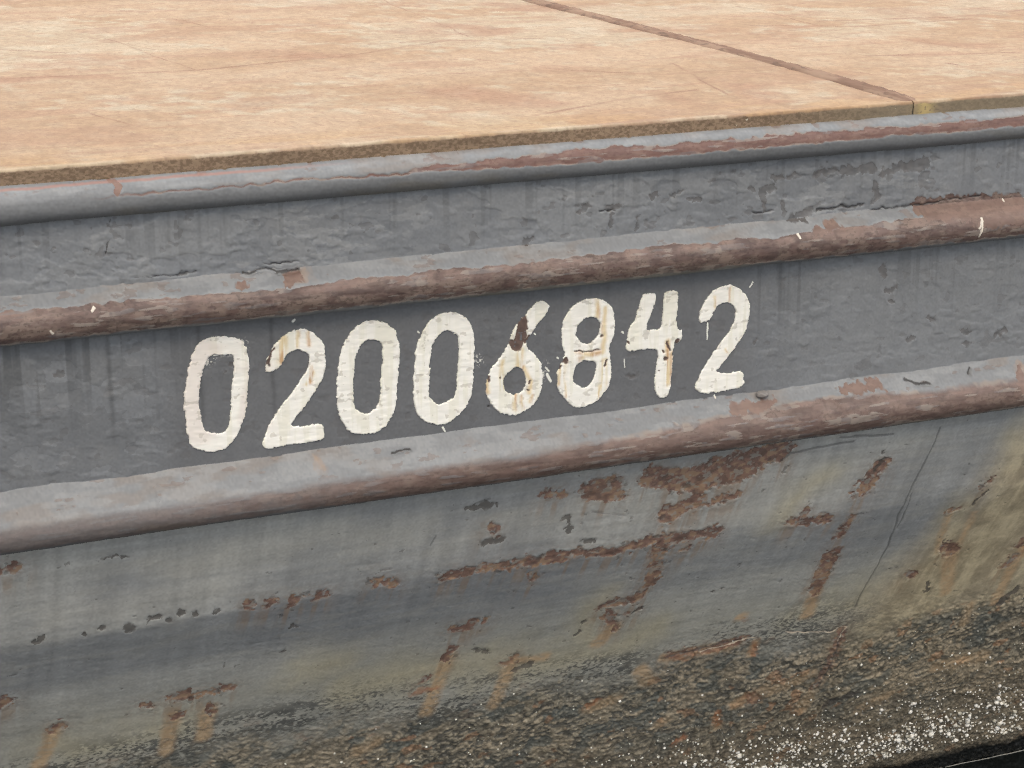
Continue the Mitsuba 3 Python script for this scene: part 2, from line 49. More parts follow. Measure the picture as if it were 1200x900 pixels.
DIG={
 '0a':[[[-0.5408,0.1358],[-0.5244,0.1406],[-0.5015,0.1403],[-0.4787,0.1355],[-0.4676,0.1244],[-0.4617,0.1055],[-0.4609,0.0821],[-0.4638,0.0491],[-0.4685,0.0127],[-0.4779,-0.0165],[-0.4921,-0.0384],[-0.5092,-0.0507],[-0.5324,-0.0506],[-0.552,-0.0449],[-0.5647,-0.0355],[-0.5685,-0.0115],[-0.5706,0.0155],[-0.5729,0.0357],[-0.5697,0.0552],[-0.5644,0.081],[-0.5583,0.1067],[-0.5512,0.1223]],[[-0.524,0.1109],[-0.5061,0.1092],[-0.488,0.1085],[-0.4873,0.0852],[-0.4909,0.059],[-0.4944,0.0293],[-0.497,0.0062],[-0.5012,-0.0169],[-0.508,-0.0204],[-0.5311,-0.0191],[-0.5407,-0.0118],[-0.5444,0.0155],[-0.5473,0.0392],[-0.544,0.0621],[-0.5382,0.0845],[-0.5326,0.1004]]],
 '2a':[[[-0.4362,0.0759],[-0.4323,0.0921],[-0.4233,0.1095],[-0.4128,0.1233],[-0.3957,0.1347],[-0.3787,0.1395],[-0.3603,0.1358],[-0.3437,0.1223],[-0.3339,0.1078],[-0.3311,0.0839],[-0.3335,0.0605],[-0.346,0.0382],[-0.362,0.0164],[-0.3797,-0.0053],[-0.3956,-0.023],[-0.3838,-0.027],[-0.3632,-0.0251],[-0.3409,-0.0263],[-0.3374,-0.0347],[-0.3381,-0.0501],[-0.3452,-0.055],[-0.3676,-0.0572],[-0.3984,-0.0569],[-0.4324,-0.0582],[-0.4457,-0.0523],[-0.44,-0.035],[-0.4273,-0.0094],[-0.4097,0.0121],[-0.3887,0.0366],[-0.3745,0.0552],[-0.3622,0.0706],[-0.3584,0.0836],[-0.3615,0.0941],[-0.3731,0.1028],[-0.3866,0.1036],[-0.3969,0.0981],[-0.4039,0.0889],[-0.411,0.0763],[-0.4212,0.0718],[-0.4313,0.071]]],
 '0b':[[[-0.2559,0.1399],[-0.2361,0.1378],[-0.2213,0.1301],[-0.2091,0.1155],[-0.2024,0.0965],[-0.2022,0.0745],[-0.2051,0.0503],[-0.2075,0.026],[-0.2098,-0.0034],[-0.216,-0.0287],[-0.2315,-0.0483],[-0.2529,-0.0568],[-0.2844,-0.0539],[-0.2981,-0.0432],[-0.3102,-0.0229],[-0.3135,-0.0053],[-0.3149,0.0193],[-0.3134,0.0484],[-0.3102,0.0771],[-0.3035,0.1005],[-0.2857,0.1263],[-0.2708,0.1355]],[[-0.2691,0.0991],[-0.2615,0.106],[-0.2503,0.1072],[-0.2405,0.1032],[-0.234,0.0927],[-0.2336,0.0732],[-0.2364,0.054],[-0.2381,0.0296],[-0.2391,0.0052],[-0.2426,-0.008],[-0.2515,-0.0155],[-0.2642,-0.0208],[-0.274,-0.0152],[-0.2838,-0.0065],[-0.2865,0.0061],[-0.2849,0.0353],[-0.2828,0.0594],[-0.2807,0.0786],[-0.2755,0.0901]]],
 '0c':[[[-0.1306,0.1375],[-0.1153,0.139],[-0.0975,0.1357],[-0.0834,0.1251],[-0.0732,0.1093],[-0.0682,0.0865],[-0.0683,0.0592],[-0.0711,0.0296],[-0.0726,-0.0002],[-0.0779,-0.0197],[-0.0884,-0.036],[-0.1041,-0.0466],[-0.1223,-0.0569],[-0.1429,-0.055],[-0.1608,-0.0469],[-0.1734,-0.0328],[-0.1796,-0.0171],[-0.181,0.0079],[-0.1796,0.0325],[-0.1772,0.0593],[-0.1744,0.0836],[-0.1665,0.1023],[-0.1562,0.1207],[-0.1434,0.1315]],[[-0.1387,0.0968],[-0.1309,0.1045],[-0.1207,0.1066],[-0.108,0.1032],[-0.1003,0.0962],[-0.0966,0.0822],[-0.0985,0.0627],[-0.1008,0.0381],[-0.1023,0.0134],[-0.1037,-0.004],[-0.109,-0.0121],[-0.1193,-0.0158],[-0.1322,-0.02],[-0.1425,-0.0167],[-0.1513,-0.0069],[-0.1525,0.007],[-0.1509,0.0291],[-0.1488,0.0561],[-0.1471,0.0756],[-0.1439,0.0875]]],
 '6':[[[0.0455,0.1413],[0.0587,0.1406],[0.0688,0.1339],[0.0694,0.1263],[0.0615,0.1147],[0.051,0.1033],[0.0404,0.0907],[0.0325,0.0803],[0.0246,0.0687],[0.0299,0.0593],[0.0405,0.0518],[0.0499,0.0382],[0.0566,0.0222],[0.0576,-0.0007],[0.0542,-0.0181],[0.0435,-0.0398],[0.0195,-0.0546],[0.0009,-0.0584],[-0.0229,-0.0493],[-0.0413,-0.0305],[-0.0478,-0.0108],[-0.0491,0.0045],[-0.0464,0.0192],[-0.0359,0.038],[-0.0201,0.0537],[-0.0083,0.0699],[-0.0044,0.0844],[0.0061,0.1032],[0.0166,0.1145],[0.0258,0.121],[0.035,0.1324]],[[-0.0097,0.0199],[0.0035,0.0297],[0.0141,0.0284],[0.0221,0.0187],[0.0261,0.0056],[0.0221,-0.0092],[0.0088,-0.0197],[-0.007,-0.0158],[-0.0163,-0.0045],[-0.017,0.0082]]],
 '8':[[[0.1335,0.1359],[0.1497,0.1363],[0.1687,0.1323],[0.1852,0.1193],[0.1936,0.1007],[0.194,0.0778],[0.1915,0.0603],[0.1809,0.041],[0.1866,0.025],[0.1891,0.0042],[0.1872,-0.0188],[0.1765,-0.0381],[0.1547,-0.0536],[0.1247,-0.0602],[0.1056,-0.0475],[0.0864,-0.0246],[0.0837,-0.014],[0.0848,0.0113],[0.0914,0.0309],[0.0994,0.0401],[0.0939,0.0534],[0.0911,0.0714],[0.0923,0.0914],[0.1002,0.1131],[0.1148,0.1266]],[[0.1285,0.0975],[0.142,0.1024],[0.1555,0.1009],[0.1638,0.0938],[0.1653,0.0809],[0.1627,0.0685],[0.1506,0.0572],[0.1398,0.054],[0.1289,0.0608],[0.1207,0.0706],[0.1192,0.0834]],[[0.1239,0.022],[0.1347,0.0259],[0.1511,0.0227],[0.1593,0.0192],[0.1568,0.0028],[0.1542,-0.0123],[0.1434,-0.0225],[0.1298,-0.0217],[0.1188,-0.0132],[0.1138,-0.0023],[0.1159,0.0128]]],
 '4':[[[0.2507,0.1341],[0.2715,0.132],[0.2749,0.1278],[0.2692,0.1106],[0.2613,0.091],[0.2547,0.0712],[0.259,0.0669],[0.2799,0.0664],[0.284,0.0693],[0.2862,0.096],[0.2882,0.129],[0.2922,0.1342],[0.3118,0.133],[0.3167,0.1287],[0.3159,0.1031],[0.3134,0.07],[0.3192,0.0616],[0.3249,0.0597],[0.3271,0.0504],[0.324,0.0404],[0.3171,0.036],[0.3114,0.0392],[0.3076,0.0215],[0.3081,0.0007],[0.3059,-0.0251],[0.3024,-0.0561],[0.294,-0.0611],[0.2799,-0.0586],[0.2724,-0.0368],[0.2733,-0.0161],[0.2771,0.0043],[0.2785,0.0274],[0.2695,0.0323],[0.25,0.0332],[0.2167,0.0324],[0.2151,0.0448],[0.2189,0.0649],[0.2241,0.0809],[0.2323,0.0864],[0.2387,0.1112],[0.2453,0.1283]]],
 '2b':[[[0.3561,0.0757],[0.3607,0.0933],[0.3715,0.1128],[0.3852,0.1256],[0.4021,0.1311],[0.4163,0.1335],[0.4322,0.1286],[0.4485,0.1153],[0.4592,0.0986],[0.4628,0.08],[0.4591,0.0621],[0.4512,0.0394],[0.4346,0.0176],[0.418,-0.0015],[0.4012,-0.018],[0.3957,-0.0252],[0.4131,-0.0299],[0.4305,-0.0285],[0.4479,-0.0293],[0.454,-0.0361],[0.4532,-0.0559],[0.4432,-0.0614],[0.4229,-0.0616],[0.4027,-0.0631],[0.3796,-0.0634],[0.3565,-0.0575],[0.3528,-0.0465],[0.3586,-0.0314],[0.3723,-0.012],[0.3861,0.0074],[0.4054,0.0314],[0.422,0.0505],[0.4302,0.0626],[0.432,0.0781],[0.4292,0.0913],[0.4203,0.0995],[0.406,0.101],[0.3947,0.0975],[0.3878,0.0879],[0.3854,0.0752],[0.3756,0.0698],[0.3614,0.0687]]],
}

def caps(x, z, segs):
    """Signed distance (metres) from (x, z) to the nearest capsule; negative inside."""
    d = mi.Float(9.0)
    for x0, z0, x1, z1, r in segs:
        ex, ez = x1 - x0, z1 - z0
        l2 = ex * ex + ez * ez
        px, pz = x - x0, z - z0
        if l2 > 1e-9:
            t = dr.clip((px * ex + pz * ez) * (1.0 / l2), 0, 1)
            px, pz = px - t * ex, pz - t * ez
        d = dr.minimum(d, dr.sqrt(px * px + pz * pz) - r)
    return d


def pick(kind, zlo, zhi):
    return [s for s in FEAT[kind] if zlo <= (s[1] + s[3]) / 2 <= zhi]


def warp(x, z, a, f):
    return x + a * (2 * fbm(x * f, z * f, 3.0, octaves=3) - 1), z + a * (2 * fbm(x * f + 40, z * f, 7.0, octaves=3) - 1)


def flakes(x, z, size, pull):
    """(x, z) pulled towards the centre of its voronoi cell: paint breaks off along straight facets, not along smooth outlines."""
    u, v = x / size, z / size
    best, bx, bz = mi.Float(9), mi.Float(0), mi.Float(0)
    for a in (-1, 0, 1):
        for b in (-1, 0, 1):
            cx, cz = dr.floor(u) + a, dr.floor(v) + b
            jx, jz = cx + mikit.cell_rand(cx, cz, 1), cz + mikit.cell_rand(cx, cz, 2)
            d = dr.square(jx - u) + dr.square(jz - v)
            bx, bz = dr.select(d < best, jx, bx), dr.select(d < best, jz, bz)
            best = dr.minimum(best, d)
    return x + pull * (bx * size - x), z + pull * (bz * size - z)


def inside(d, soft):
    return 1 - smoothstep(-soft, soft, d)


RUST_A, RUST_B, RUST_C = (0.125, 0.082, 0.071), (0.185, 0.135, 0.112), (0.065, 0.047, 0.042)


def rust_colour(x, z):
    a = fbm(x * 48, z * 95, 1.0, octaves=4)
    b = fbm(x * 200, z * 290, 2.0, octaves=2)
    c = mix(RUST_A, RUST_B, smoothstep(0.36, 0.7, a))
    return mix(c, RUST_C, smoothstep(0.5, 0.8, b) * 0.6)


# ---- the two flat strakes
def strake_masks(zlo, zhi, flaky):
    F = {k: pick(k, zlo, zhi) for k in ('rust', 'dark', 'crack', 'orange', 'white')}

    def fn(x, z):
        m = {}
        wx, wz = warp(x, z, 0.006, 55.0)
        wx, wz = flakes(*warp(wx, wz, 0.003, 190.0), 0.0075, 0.75)
        m['d_rust'] = caps(wx, wz, F['rust'])
        m['rust'] = inside(m['d_rust'], 0.0012)
        m['d_dark'] = caps(wx, wz, F['dark']) + 0.006 * (fbm(x * 80, z * 80, 19.0) - 0.4)
        m['dark'] = inside(m['d_dark'], 0.0012)
        m['crack'] = inside(caps(*warp(x, z, 0.006, 70.0), F['crack']) + 0.004 * (fbm(x * 60, z * 60, 18.0) - 0.35), 0.001)
        m['orange'] = inside(caps(wx, wz, F['orange']), 0.008)
        m['white'] = inside(caps(*warp(x, z, 0.001, 200.0), F['white']), 0.0006)
        # edges of old paint layers
        q = fbm(x * 9, z * 16, 11.0, octaves=5)
        m['layer'] = smoothstep(0.50, 0.507, q)
        m['layer2'] = smoothstep(0.42, 0.427, fbm(x * 17 + 3, z * 34, 21.0, octaves=4))
        # chips along the paint edge
        m['chip'] = smoothstep(0.715, 0.735, fbm(x * 42, z * 60, 31.0, octaves=3)) * (0.8 if flaky else 0.5)
        m['run'] = fbm(x * 75, z * 2.5, 41.0, octaves=3)
        return m
    return fn


def clear_zone(x, z):
    """Round the number the plate was rubbed down and painted over once more."""
    a = smoothstep(-0.62, -0.55, x + 0.03 * noise(z * 20, 3.0)) * (1 - smoothstep(0.44, 0.56, x + 0.05 * noise(z * 14, 9.0)))
    return a


def strake_height(fn, flaky, number):
    def h(x, z):
        m = fn(x, z)
        calm = 1 - 0.75 * clear_zone(x, z) if number else mi.Float(1)
        out = calm * (0.0030 * (fbm(x * 7, z * 13, 51.0, octaves=2) - 0.5) + (0.0013 if flaky else 0.0007) * (fbm(x * 34, z * 60, 52.0, octaves=3) - 0.5))
        out = out + calm * ((0.0009 if flaky else 0.0004) * m['layer'] + (0.0006 if flaky else 0.0003) * m['layer2'])
        out = out + calm * (0.0010 if flaky else 0.0009) * smoothstep(0.60, 0.78, fbm(x * 38, z * 62, 53.0, octaves=2))
        bare = dr.maximum(m['rust'], m['dark'])
        ring = dr.exp(-dr.square(dr.minimum(m['d_rust'], m['d_dark']) / 0.0025))
        out = out - 0.0009 * bare + 0.0004 * ring * (1 - bare) - 0.0007 * m['chip'] - 0.003 * m['crack'] + 0.0004 * m['white']
        return out + 0.0007 * (noise(x * 260, z * 260, 5.0) - 0.5) * (0.6 + 2 * m['rust'])
    return h


SPLASH = [(0.056, 0.004, 0.060, 0.026, 0.005), (-0.06, 0.045, -0.062, 0.055, 0.005), (-0.503, 0.115, -0.47, 0.122, 0.007), (-0.55, 0.09, -0.503, 0.118, 0.006), (-0.515, 0.12, -0.475, 0.127, 0.004)]
DRIPS = [(-0.545, 0.13), (-0.425, 0.12), (-0.69, 0.1)]


def strake_colour(fn, flaky, number):
    def col(p, n, uv):
        x, z = p.x, p.z
        m = fn(x, z)
        g = 0.82 + 0.36 * fbm(x * 5, z * 9, 61.0, octaves=3)
        c = mi.Color3f(0.168, 0.176, 0.188) * g * (1.06 if flaky else 1.0)
        c = mix(c, (0.195, 0.2, 0.207), 0.45 * smoothstep(0.5, 0.64, fbm(x * 24, z * 30, 62.0, octaves=3)))
        if flaky:
            c = mix(c, (0.215, 0.222, 0.23), 0.55 * m['layer'])
            c = mix(c, (0.25, 0.255, 0.26), 0.5 * smoothstep(0.56, 0.62, fbm(x * 30, z * 75, 66.0, octaves=4)) * smoothstep(0.5, 0.6, fbm(x * 3, z * 8, 65.0)))
        else:
            c = c * (1 - 0.13 * m['layer2'] * (1 - clear_zone(x, z)))
        # dirt that ran down from the rail above
        top = smoothstep(*((0.215, 0.345) if flaky else (-0.03, 0.16)), z)
        c = c * (1 - (0.34 if number else 0.18) * top * smoothstep(0.52, 0.7, m['run']))
        if number:
            right = smoothstep(0.5, 0.62, x)
            c = mix(c, (0.20, 0.208, 0.218), 0.75 * right * (0.4 + 0.6 * fbm(x * 12, z * 18, 63.0, octaves=3)))
            cz = clear_zone(x, z)
            c = mix(c, mi.Color3f(0.118, 0.121, 0.128) * (0.9 + 0.2 * fbm(x * 10, z * 10, 64.0, octaves=3)), 0.85 * cz)
            for dx, _ in DRIPS:
                c = c * (1 - 0.30 * dr.exp(-dr.square((x - dx - 0.004 * noise(z * 30, 2.0)) / 0.004)) * smoothstep(-0.06, 0.06, z))
            sp = inside(caps(x, z, SPLASH), 0.009) * smoothstep(0.66, 0.7, noise(x * 420, z * 420, 3.0))
            c = mix(c, (0.7, 0.69, 0.64), sp)
        c = c * (0.93 + 0.14 * noise(x * 330, z * 330, 8.0))
        dk = dr.maximum(m['chip'] * 0.7, m['dark'])
        c = mix(c, mix((0.062, 0.060, 0.060), (0.10, 0.086, 0.08), noise(x * 120, z * 120, 4.0)), 0.58 * dk)
        # soot washed down below each chip
        c = mix(c, (0.3, 0.19, 0.11), 0.6 * m['orange'])
        c = mix(c, rust_colour(x, z), m['rust'])
        c = mix(c, (0.04, 0.036, 0.034), 0.75 * m['crack'])
        return mix(c, (0.72, 0.71, 0.66), m['white'])
    return col


# ---- the three half-round rails: bands of bare rust round the nose
def rail_masks(zc, r, kind):
    F = {k: pick(k, zc - r - 0.004, zc + r + (0.006 if kind == 1 else 0.02 if kind == 2 else 0.045)) for k in ('rust', 'orange', 'crack', 'white', 'dark')}

    def fn(x, z):
        m = {}
        s = (z - zc) / r                                     # sine of the elevation round the nose
        rag = 0.5 * (fbm(x * 14, z * 20, 71.0 + kind, octaves=5) - 0.5) + 0.55 * (fbm(x * 70, z * 60, 72.0, octaves=3) - 0.5)
        if kind == 1:
            full = smoothstep(-0.35, 0.1, x)
            mid = 0.22 + 0.04 * full
            half = 0.03 + 0.27 * full + 0.16 * (fbm(x * 6, 3.0, 9.0) - 0.5)
            d1 = dr.abs(s - mid + 0.5 * rag) - half + 0.1 * rag
            a = inside(d1, 0.05) * smoothstep(-0.72, -0.6, x + 0.06 * rag)
            pink = inside(dr.abs(s - 0.86 - 0.1 * rag) - 0.05, 0.04) * (1 - smoothstep(-0.5, -0.25, x))
            m['pink'] = pink * 0.8
            m['band'] = a
        elif kind == 2:
            up = 0.74 + 0.30 * (fbm(x * 3.5, 1.0, 4.0) - 0.5) + 0.25 * smoothstep(0.5, 1.0, x)
            m['band'] = (1 - smoothstep(up - 0.02, up + 0.02, s + 0.45 * rag)) * smoothstep(-0.80, -0.62, s + 0.5 * rag)
            m['pink'] = smoothstep(up - 0.7, up - 0.1, s + 0.4 * rag) * m['band']
        else:
            bump = dr.exp(-dr.square((x - 0.55) / 0.28))
            up = 0.42 + 0.62 * bump + 0.30 * smoothstep(0.75, 1.1, x) + 0.3 * (fbm(x * 4.5, 1.0, 14.0) - 0.5)
            soft = 0.22 - 0.14 * bump
            m['band'] = (1 - smoothstep(up - soft, up + soft, s + 0.3 * rag)) * smoothstep(-0.9, -0.7, s + 0.5 * rag)
            m['band'] = m['band'] * (0.5 + 0.5 * smoothstep(-0.75, -0.1, x + 0.5 * rag))
            m['pink'] = smoothstep(up - 0.9, up - 0.1, s + 0.3 * rag) * m['band']
        keep = smoothstep(0.60, 0.68, fbm(x * 22, z * 150, 68.0 + kind, octaves=4)) * (0.35 if kind == 3 else 0.28)
        m['band'] = m['band'] * (1 - keep)
        wx, wz = flakes(*warp(x, z, 0.009, 60.0), 0.007, 0.6)
        m['d_rust'] = caps(wx, wz, F['rust']) + 0.010 * (fbm(x * 50, z * 50, 17.0) - 0.42)
        m['rust'] = inside(m['d_rust'], 0.0012)
        m['dark'] = inside(caps(wx, wz, F['dark']), 0.001)
        m['crack'] = inside(caps(*warp(x, z, 0.003, 90.0), F['crack']), 0.0012)
        m['orange'] = inside(caps(wx, wz, F['orange']) + 0.012 * (fbm(x * 40, z * 40, 16.0) - 0.4), 0.006)
        m['white'] = inside(caps(*warp(x, z, 0.002, 200.0), F['white']), 0.0008)
        m['s'] = s
        m['scab'] = smoothstep(0.52, 0.72, fbm(x * 28, z * 110, 73.0 + kind, octaves=4))
        m['flake'] = smoothstep(0.70, 0.72, fbm(x * 40, z * 110, 76.0 + kind, octaves=4)) * smoothstep(0.5, 0.8, s)
        return m
    return fn


def rail_height(fn):
    def h(x, z):
        m = fn(x, z)
        b = dr.maximum(m['band'], dr.maximum(m['rust'], m['flake']))
        out = 0.0030 * (fbm(x * 6, z * 8, 74.0, octaves=3) - 0.5) - 0.0013 * b - 0.004 * m['crack'] - 0.001 * m['dark']
        out = out + b * (0.0012 * (fbm(x * 50, z * 110, 75.0, octaves=4) - 0.5) + 0.0005 * m['scab'])
        return out + 0.0009 * (fbm(x * 45, z * 70, 77.0, octaves=2) - 0.5) * (1 - b) + 0.0005 * (noise(x * 260, z * 260, 5.0) - 0.5) + 0.0006 * m['white']
    return h


def rail_colour(fn, kind):
    def col(p, n, uv):
        x, z = p.x, p.z
        m = fn(x, z)
        g = 0.85 + 0.3 * fbm(x * 7, z * 30, 81.0, octaves=4)
        c = mi.Color3f(0.185, 0.190, 0.197) * g * (0.86 + 0.28 * fbm(x * 4, z * 90, 64.0, octaves=4))
        c = mix(c, (0.205, 0.21, 0.217), 0.5 * smoothstep(0.2, 0.7, m['s']))  # paler towards the top: light on the upper side put into the colour
        c = mix(c, (0.21, 0.18, 0.158), 0.55 * smoothstep(0.5, 0.7, fbm(x * 12, z * 40, 79.0 + kind, octaves=4)) * smoothstep(0.1, 0.5, m['s']))
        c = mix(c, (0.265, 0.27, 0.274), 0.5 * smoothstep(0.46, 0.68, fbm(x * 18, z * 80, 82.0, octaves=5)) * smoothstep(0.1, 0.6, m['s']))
        c = mix(c, (0.075, 0.078, 0.08), 0.65 * (1 - smoothstep(-0.85, -0.4, m['s'])))      # shade under the nose, put into the colour
        c = mix(c, (0.15, 0.13, 0.095), 0.5 * smoothstep(0.55, 0.7, fbm(x * 5, z * 25, 84.0)) * (1 - smoothstep(-0.5, 0.0, m['s'])))
        c = c * (0.93 + 0.14 * noise(x * 300, z * 300, 8.0))
        rc = rust_colour(x, z)
        rc = mix(rc, (0.24, 0.165, 0.138), 0.5 * m['pink'] * smoothstep(0.25, 0.62, fbm(x * 28, z * 60, 83.0, octaves=4)))
        rc = mix(rc, (0.07, 0.047, 0.042), 0.55 * m['scab'])
        if kind == 3:
            rc = mix(rc, (0.18, 0.125, 0.105), 0.3)
        if kind == 1:
            rc = mix(rc, (0.20, 0.10, 0.08), 0.5)
        rc = rc * (0.8 + 0.4 * fbm(x * 9, z * 200, 67.0, octaves=4))
        # a pale rim of primer where the paint breaks off
        rim = m['band'] * (1 - m['band']) * 4 * (smoothstep(-0.1, 0.3, x) if kind == 3 else 1.0)
        c = mix(c, rc, m['band'])
        c = mix(c, (0.30, 0.25, 0.21), 0.55 * rim * smoothstep(0.45, 0.6, fbm(x * 50, z * 40, 85.0)))
        c = mix(c, mix(rc, (0.2, 0.15, 0.125), 0.5), 0.45 * m['flake'] * (1 - m['band']))
        if kind == 1:
            c = mix(c, (0.3, 0.17, 0.14), m['pink'])
        c = mix(c, (0.33, 0.215, 0.14), 0.5 * m['orange'])
        c = mix(c, mix(rc, (0.23, 0.15, 0.12), 0.5), m['rust'])
        c = mix(c, (0.06, 0.05, 0.045), 0.8 * m['dark'])
        c = mix(c, (0.04, 0.036, 0.034), 0.8 * m['crack'])
        return mix(c, (0.66, 0.6, 0.52), m['white'])
    return col


# ---- the raked lower plate: silt film, algae, crust, shells
LF = {k: pick(k, -1.6, -0.1715) for k in ('rust', 'dark', 'crack', 'orange', 'tan', 'yellow', 'lightpaint', 'hot', 'white')}


def lower_masks(x, z):
    m = {}
    wx, wz = warp(x, z, 0.008, 42.0)
    wx, wz = flakes(*warp(wx, wz, 0.0045, 170.0), 0.009, 0.7)
    m['d_rust'] = caps(wx, wz, LF['rust'])
    m['d_rust'] = m['d_rust'] - 0.0015
    m['rust'] = inside(m['d_rust'] + 0.006 * smoothstep(0.55, 0.7, fbm(x * 75, z * 75, 90.0, octaves=3)) - 0.006 * smoothstep(0.62, 0.7, fbm(x * 55 + 7, z * 60, 88.0, octaves=3)), 0.0022)
    m['drip'] = dr.exp(-dr.maximum(caps(wx, wz + 0.032, LF['rust']), 0.0) / 0.012) * smoothstep(0.45, 0.65, fbm(x * 80, z * 5, 62.0, octaves=3))
    m['hot'] = inside(caps(wx, wz, LF['hot']) + 0.02 * (fbm(x * 70, z * 70, 84.0, octaves=3) - 0.4), 0.006)
    m['white'] = inside(caps(*warp(x, z, 0.004, 60.0), LF['white']), 0.0006)
    m['dark'] = inside(caps(wx, wz, LF['dark']) + 0.007 * (fbm(x * 80, z * 80, 19.0) - 0.42), 0.0014)
    m['crack'] = inside(caps(*warp(x, z, 0.004, 25.0), LF['crack']) + 0.0022 * (fbm(x * 50, z * 50, 18.0) - 0.5), 0.0014)
    m['orange'] = inside(caps(*warp(x, z, 0.006, 40.0), LF['orange']), 0.009)
    m['tan'] = inside(caps(*warp(x, z, 0.05, 14.0), LF['tan']), 0.03)
    m['yellow'] = inside(caps(*warp(x, z, 0.06, 9.0), LF['yellow']), 0.05)
    m['light'] = inside(caps(*warp(x, z, 0.03, 9.0), LF['lightpaint']), 0.025)
    rag = 0.10 * (fbm(x * 5, z * 9, 91.0, octaves=4) - 0.5) + 0.03 * (fbm(x * 40, z * 60, 92.0, octaves=3) - 0.5)
    m['algae'] = 1 - smoothstep(-0.72, -0.63, z + 1.2 * rag)
    m['crust'] = 1 - smoothstep(-0.82, -0.69, z + 1.5 * rag)
    m['wet'] = 1 - smoothstep(-1.292, -1.258, z + 0.5 * rag)
    m['low'] = 1 - smoothstep(-1.12, -0.9, z + rag)
    m['chip'] = smoothstep(0.75, 0.77, fbm(x * 60, z * 80, 93.0, octaves=4) + 0.10 * dr.exp(-dr.maximum(m['d_rust'], 0.0) / 0.02) - 0.075) * (1 - m['crust'])
    return m


def crust_noise(x, z):
    wx, wz = warp(x, z, 0.02, 12.0)
    a = fbm(wx * 20, wz * 34, 94.0, octaves=5)
    b = fbm(wx * 115, wz * 150, 95.0, octaves=4)
    return a, b


def lower_height(x, z):
    m = lower_masks(x, z)
    a, b = crust_noise(x, z)
    out = 0.010 * (fbm(x * 2.2, z * 4.0, 96.0, octaves=2) - 0.5) + 0.0016 * (fbm(x * 12, z * 50, 97.0, octaves=3) - 0.5)
    ring = dr.exp(-dr.square((m['d_rust'] - 0.002) / 0.003))
    out = out - 0.0014 * m['rust'] + 0.0005 * ring * (1 - m['rust']) - 0.0014 * m['dark'] - 0.001 * m['chip'] - 0.0012 * m['crack']
    out = out + m['rust'] * 0.0026 * (fbm(x * 90, z * 110, 98.0, octaves=3) - 0.5)
    out = out + m['algae'] * 0.0022 * (b - 0.5) + m['crust'] * (0.0085 * (a - 0.5) + 0.0062 * (b - 0.5) + 0.0018 * dr.abs(2 * noise(x * 60, z * 80, 6.0) - 1))
    return out + (0.0006 + 0.002 * m['crust']) * (noise(x * 230, z * 230, 5.0) - 0.5)


